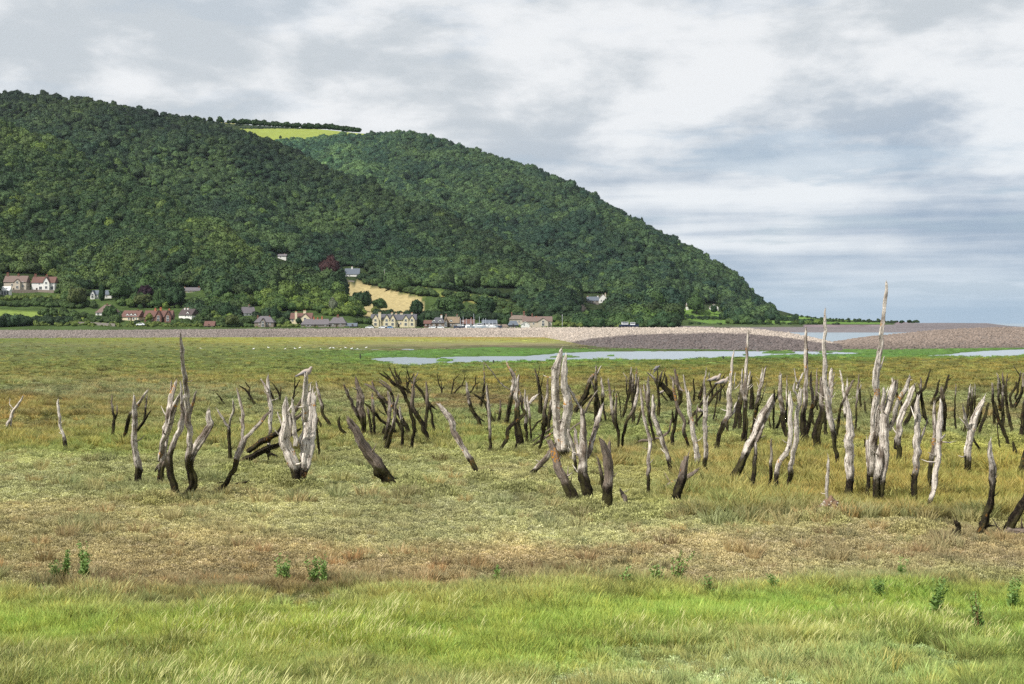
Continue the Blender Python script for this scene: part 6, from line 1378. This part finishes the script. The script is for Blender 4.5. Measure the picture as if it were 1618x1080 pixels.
GUL = [(317, 'leftmost white gull resting on the far marsh'), (401, 'lone white gull left of the long line of gulls'), (424, 'small white gull at the start of the line'), (451, 'white gull standing apart in the line'), (466, 'white gull above the thin snag gap'), (474, 'white gull close beside its neighbour'), (507, 'white gull after the gap in the line'), (522, 'white gull half way along the puddle shore'),
       (527, 'paler gull half way along the puddle shore'), (538, 'gull near the left end of the thin puddle'), (546, 'gull at the left tip of the thin puddle'), (556, 'gull on the edge of the thin puddle'), (565, 'gull in the middle of the thin puddle'), (579, 'rightmost white gull by the thin puddle')]
for i, (px, lab) in enumerate(GUL):
    py = 551.5+1.2*math.sin(i*2.3); Y = ground_Y(py+0.8)
    bird(lab, px, py, Y, m_gull, m_gull, 1 if i % 2 else -1, 0.40 if i % 3 else 0.32, 0.1, 'gull', 'white gulls resting on the far marsh', z=0.12)

# ================= driftwood on the shingle =================
def shore_log(lab, stems, D, name, cat, tone):
    ST = [parse(s, 'S') for s in stems.split(';')]; org = None; t = bpy.data.objects.new(name, None); COL.objects.link(t)
    for j, (br, pts) in enumerate(ST):
        P = [Vector(W(a, b_, D+0.3*j)) for a, b_, w in pts]; rad = [w*D/F*0.5 for a, b_, w in pts]
        if org is None: org = P[0].copy(); t.location = org
        link('trunk' if j == 0 else 'branch', stem_mesh([p-org for p in P], rad, 900+j, lambda p: -0.4, tone), t)
    tag(t, lab, cat, 'driftwood on the shingle')
CROPS['S'] = (1180, 440, 3.694)
shore_log('pale tangled driftwood tree lying on the shingle point', '132,316,5 160,320,7 190,328,8 215,333,8; +195,330,6 215,322,6 225,318,4; +215,335,7 235,325,8 243,312,4; +225,335,8 237,342,5; +180,322,4 205,336,4', 330, 'driftwood_tree', 'driftwood', 0.3)
shore_log('short dark driftwood log below the pale tangled one', '262,358,9 280,354,12 298,358,8; +262,360,6 272,349,4', 318, 'driftwood_log', 'driftwood', 1.2)
shore_log('tiny dark driftwood log nearest the lagoon', '357,358,6 363,355,8 369,359,5', 300, 'driftwood_log', 'driftwood', 1.2)

# ================= walkers far out on the spit =================
def person(lab, px, feet, D, h, c1, c2, stride):
    X, _, Z = W(px, feet, D); t = bpy.data.objects.new('person', None); COL.objects.link(t); t.location = (X, D, Z); t.scale = (h, h, h); tag(t, lab, 'person', 'walkers on the spit')
    ed = [(0, 1), (1, 2), (2, 3), (0, 4), (4, 5), (5, 6), (0, 7), (7, 8), (8, 9), (2, 10), (10, 11), (11, 12), (2, 13), (13, 14), (14, 15)]
    vs = [(0, 0, .53), (0, 0, .68), (0, 0, .81), (0, 0, .88), (.02, .05, .50), (stride, .05, .28), (stride*0.6, .05, .02), (-.02, -.05, .50), (-stride*.3, -.05, .28), (-stride*1.5, -.05, .03), (0, .10, .80), (-.04, .13, .63), (.04, .13, .50), (0, -.10, .80), (.03, -.13, .63), (.10, -.12, .51)]
    me = bpy.data.meshes.new('body'); me.from_pydata(vs, ed, []); me.materials.append(plain('clothes_'+c1[0], c1[1], 0.9)); o = link('body', me, t)
    sk = o.modifiers.new('skin', 'SKIN'); rr = [.075, .08, .085, .035, .055, .04, .03, .055, .04, .03, .04, .03, .022, .04, .03, .022]
    lay = me.skin_vertices[0] if me.skin_vertices else None
    if lay:
        for i, r_ in enumerate(rr): lay.data[i].radius = (r_, r_)
        lay.data[0].use_root = True
    ss = o.modifiers.new('sub', 'SUBSURF'); ss.levels = 1; ss.render_levels = 1
    m2 = MB(); m2.tube([(0, 0, .86), (0.005, 0, .90), (0.008, 0, .94), (0, 0, .985), (0, 0, 1.0)], [.028, .042, .05, .036, .01], 10); m2.build('head', plain('skin_tone', (0.45, 0.28, 0.2), 0.7), t, smooth=True)
    m2 = MB(); m2.tube([(-.01, 0, .93), (-.008, 0, .965), (-.004, 0, 1.0), (0, 0, 1.012)], [.053, .052, .035, .01], 10); m2.build('hair', plain('hair_'+c1[0], c2, 0.9), t, smooth=True)
person('walker in dark clothes striding along the far spit', 1480.5, 517.6, 805, 1.75, ('navy', (0.02, 0.025, 0.05)), (0.03, 0.02, 0.015), 0.12)
person('smaller walker in grey behind the dark clothed one on the spit', 1477.5, 517.8, 806, 1.6, ('grey', (0.15, 0.15, 0.17)), (0.08, 0.05, 0.03), 0.09)

# ================= tall weeds in the foreground =================
m_wl = plain('weed_leaves', (0.15, 0.25, 0.055), 0.6, 0.35, 5.0); m_ws = plain('weed_stem', (0.20, 0.10, 0.05), 0.8, 0.3)
def weed(lab, px, pb, hpx, bushy, seed, lean=0.0, red=False):
    Y = ground_Y(pb); s = Y/F; h = hpx*s*1.12; bushy += 3; r = random.Random(seed)
    t = bpy.data.objects.new('weed_plant', None); COL.objects.link(t); t.location = ((px-CX)/F*Y, Y, 0.05); tag(t, lab, 'weed', 'tall leafy weeds in the near grass')
    sb = MB(); lf = MB()
    for k in range(bushy):
        a = r.uniform(0, 6.28); hh = h*r.uniform(0.5, 1.0) if k else h; sp = hh*0.35*r.random() if k else 0
        p = [Vector((0, 0, -0.05)), Vector((math.cos(a)*sp*0.4+lean*hh*0.2, math.sin(a)*sp*0.4, hh*0.4)), Vector((math.cos(a)*sp+lean*hh, math.sin(a)*sp, hh))]
        C_, R_ = crv(p, [0.006, 0.005, 0.002], 0.05); sb.tube(C_, R_, 5)
        n_ = int(hh/0.012)
        for q in range(n_):
            t_ = r.uniform(0.12, 1.0); i = min(int(t_*(len(C_)-1)), len(C_)-2); c = C_[i].lerp(C_[i+1], t_*(len(C_)-1)-i)
            b_ = r.uniform(0, 6.28); ll = 0.11*r.uniform(0.5, 1.2)*(1.15-0.7*t_); e = r.uniform(0.2, 0.9); d = Vector((math.cos(b_)*math.cos(e), math.sin(b_)*math.cos(e), math.sin(e)))
            s_ = d.orthogonal().normalized(); s_.rotate(Matrix.Rotation(r.uniform(0, 6.28), 3, d)); s_ *= ll*0.2
            lf.add([c, c+d*ll*0.5+s_, c+d*ll, c+d*ll*0.5-s_], [(0, 1, 2, 3)])
    sb.build('stem', m_ws if red else m_wl, t); lf.build('leaves', m_wl, t)
for i, a in enumerate([('tall pointed weed, highest on the left', 134, 926, 58, 4, 0.06), ('bushy weed left of the highest left one', 104, 926, 46, 7, 0.05), ('low bushy weed beside the left weeds', 88, 928, 34, 7, -0.05), ('tall thin weed before the bird stump', 442, 930, 46, 3, 0.02), ('weed right of the thin one before the bird stump', 452, 932, 44, 3, 0.05), ('leafy weed below the thick leaning log, left one', 495, 932, 42, 4, 0.04), ('leafy weed below the thick leaning log, right one', 512, 934, 48, 3, 0.05),
    ('tall reddish stemmed weed near the middle right', 1070, 934, 54, 5, 0.12), ('bushy weed left of the reddish stemmed one', 1040, 940, 40, 8, -0.08), ('tall thin weed on the right in front of the log pile', 1422, 930, 40, 2, 0.02), ('wide bushy weed in the lower right', 1478, 985, 60, 9, 0.1), ('weed with reddish stalk in the lower right corner', 1545, 1015, 66, 7, -0.06), ('bushy weed at the right edge of the near grass', 1600, 980, 54, 8, 0.05), ('small weed in the bright grass centre right', 1220, 950, 36, 6, 0.03),
    ('small weed right of the reddish stemmed one', 1118, 952, 34, 6, 0.02), ('dead brown twiggy weed in the middle', 985, 945, 42, 3, 0.2), ('small leafy weed in the middle grass', 786, 932, 30, 4, 0.05), ('bushy weed in the lower right grass, behind the wide one', 1390, 958, 38, 8, -0.04)]):
    weed(a[0], a[1], a[2], a[3], a[4], 50+i, a[5], 'reddish' in a[0] or 'brown' in a[0])
# ================= camera, light, sky, air =================
cam = bpy.data.cameras.new('camera'); co = bpy.data.objects.new('camera', cam); COL.objects.link(co)
co.location = (0, 0, CH); co.rotation_euler = (R(90), 0, 0); cam.lens = 50; cam.sensor_width = 36; cam.sensor_fit = 'HORIZONTAL'
cam.shift_y = (HZ-540.4)/1618.0; cam.clip_start = 0.1; cam.clip_end = 120000
SC.camera = co
SUN_EL, SUN_AZ = R(47), R(-128)     # azimuth measured from +Y towards +X: behind the camera on the left
sd = Vector((math.sin(SUN_AZ)*math.cos(SUN_EL), math.cos(SUN_AZ)*math.cos(SUN_EL), math.sin(SUN_EL)))
sun = bpy.data.lights.new('sun', 'SUN'); sun.energy = SUNE; sun.angle = R(0.6); sun.color = (1.0, 0.95, 0.87)
so = bpy.data.objects.new('sun', sun); COL.objects.link(so); so.rotation_euler = (-sd).to_track_quat('-Z', 'Y').to_euler(); so.location = (0, -20, 60)
wd = bpy.data.worlds.new('World'); SC.world = wd; wd.use_nodes = True; nt = wd.node_tree; N = nt.nodes; L = nt.links
bg = N['Background']; bg.inputs['Strength'].default_value = 0.1
sky = N.new('ShaderNodeTexSky'); sky.sky_type = 'NISHITA'; sky.sun_disc = False; sky.sun_elevation = SUN_EL; sky.sun_rotation = SUN_AZ; sky.air_density = 1.0; sky.dust_density = 1.5
tc = N.new('ShaderNodeTexCoord'); sep = N.new('ShaderNodeSeparateXYZ'); L.new(tc.outputs['Generated'], sep.inputs[0])
def M(op, a, b_=None, c=None):
    m_ = N.new('ShaderNodeMath'); m_.operation = op
    for i, v in enumerate((a, b_, c)):
        if v is None: continue
        if isinstance(v, (int, float)): m_.inputs[i].default_value = v
        else: L.new(v, m_.inputs[i])
    return m_.outputs[0]
def MR(v, a, b_, c, d, smooth=True):
    m_ = N.new('ShaderNodeMapRange'); m_.interpolation_type = 'SMOOTHSTEP' if smooth else 'LINEAR'; L.new(v, m_.inputs[0])
    for i, k in enumerate((a, b_, c, d)): m_.inputs[1+i].default_value = k
    return m_.outputs[0]
def MX(f, a, b_):
    m_ = N.new('ShaderNodeMix'); m_.data_type = 'RGBA'; 
    if isinstance(f, (int, float)): m_.inputs[0].default_value = f
    else: L.new(f, m_.inputs[0])
    for i, c in ((6, a), (7, b_)):
        if isinstance(c, tuple): m_.inputs[i].default_value = (*c, 1)
        else: L.new(c, m_.inputs[i])
    return m_.outputs[2]
zc = M('ADD', M('MAXIMUM', sep.outputs[2], 0.0), 0.09)
u = M('DIVIDE', sep.outputs[0], zc); v = M('DIVIDE', sep.outputs[1], zc)
cmb = N.new('ShaderNodeCombineXYZ'); L.new(u, cmb.inputs[0]); L.new(v, cmb.inputs[1])
def NZ(sx, sy, sc, det, rough, dist=0.0, off=0.0):
    mp = N.new('ShaderNodeMapping'); mp.inputs['Scale'].default_value = (sx, sy, 1); mp.inputs['Location'].default_value = (off, off*0.7, 0); L.new(cmb.outputs[0], mp.inputs[0])
    n_ = N.new('ShaderNodeTexNoise'); n_.inputs['Scale'].default_value = sc; n_.inputs['Detail'].default_value = det; n_.inputs['Roughness'].default_value = rough; n_.inputs['Distortion'].default_value = dist; L.new(mp.outputs[0], n_.inputs['Vector']); return n_.outputs['Fac']
big = NZ(0.8, 1.0, 0.8, 8, 0.52, 0.1, OFF1); mid = NZ(1.1, 1.0, 2.0, 9, 0.6, 0.15, OFF1+7.3); shd = NZ(0.75, 1.0, 0.75, 7, 0.5, 0.1, OFF1+3.1)
cmb2 = N.new('ShaderNodeCombineXYZ'); L.new(M('MULTIPLY', sep.outputs[0], 1.0), cmb2.inputs[0]); L.new(sep.outputs[2], cmb2.inputs[2])
def NA(sx, sz, det, rough, dist, off):
    mp = N.new('ShaderNodeMapping'); mp.inputs['Scale'].default_value = (sx, 1, sz); mp.inputs['Location'].default_value = (off, off*0.37, off*0.7); L.new(cmb2.outputs[0], mp.inputs[0])
    n_ = N.new('ShaderNodeTexNoise'); n_.inputs['Scale'].default_value = 1.0; n_.inputs['Detail'].default_value = det; n_.inputs['Roughness'].default_value = rough; n_.inputs['Distortion'].default_value = dist; L.new(mp.outputs[0], n_.inputs['Vector']); return n_.outputs['Fac']
puff = NA(8.5, 21.0, 10, 0.57, 0.12, OFF2); band = NA(2.2, 46.0, 7, 0.5, 0.15, OFF2+5.0)
dens = M('ADD', M('MULTIPLY', big, 0.62), M('MULTIPLY', mid, 0.38))
loww = MR(sep.outputs[2], 0.06, 0.16, 1.0, 0.0)
shade = M('ADD', M('MULTIPLY', shd, 0.06), M('ADD', M('MULTIPLY', puff, 0.94), M('MULTIPLY', loww, M('MULTIPLY', M('SUBTRACT', band, puff), 0.68))))
# cloud tone: grey base to bright top
lit = MR(shade, 0.39, 0.58, 0.0, 1.0)
cl_hi = MX(lit, (5.2, 5.62, 5.98), (7.75, 7.9, 8.05))
cl_lo = MX(lit, (3.1, 3.95, 5.05), (7.5, 7.85, 8.15))
el = sep.outputs[2]
side = M('ADD', el, M('MULTIPLY', sep.outputs[0], -0.16))
hi = MR(side, 0.03, 0.17, 0.0, 1.0)
cloud = MX(hi, cl_lo, cl_hi)
gap = MX(0.55, sky.outputs[0], (3.2, 4.4, 5.9))
cover = MR(dens, 0.34, 0.50, 0.0, 1.0)
cover = M('MAXIMUM', M('MAXIMUM', cover, 0.6), M('MULTIPLY', hi, 0.85))
c = MX(cover, gap, cloud)
hor = MX(MR(el, 0.0, 0.06, 1.0, 0.0), c, (3.9, 5.1, 6.5))
c = MX(M('MULTIPLY', MR(el, 0.0, 0.065, 1.0, 0.0), 0.85), c, (3.7, 4.85, 6.0))
L.new(c, bg.inputs['Color'])
# air between the camera and the far hills
if HAZE > 0:
    mb = MB(); mb.box(-2600, 2600, -60, 3500, -3.0, 760)
    m, nt2, b2 = newmat('haze_air'); nt2.nodes.remove(b2)
    pv = nt2.nodes.new('ShaderNodeVolumePrincipled'); pv.inputs['Color'].default_value = (0.72, 0.82, 0.95, 1); pv.inputs['Density'].default_value = HAZE; pv.inputs['Anisotropy'].default_value = 0.2
    nt2.links.new(pv.outputs[0], nt2.nodes['Material Output'].inputs['Volume'])
    o = mb.build('haze', m); tag(o, 'thin blue air haze over the marsh and hills', 'haze', kind='stuff')
SC.view_settings.view_transform = 'Standard'; SC.view_settings.look = 'None'; SC.view_settings.exposure = EXPO; SC.view_settings.gamma = 1.0
SC.cycles.volume_bounces = 0; SC.cycles.max_bounces = 5; SC.cycles.diffuse_bounces = 3; SC.cycles.transparent_max_bounces = 4
SC.cycles.use_denoising = DEN
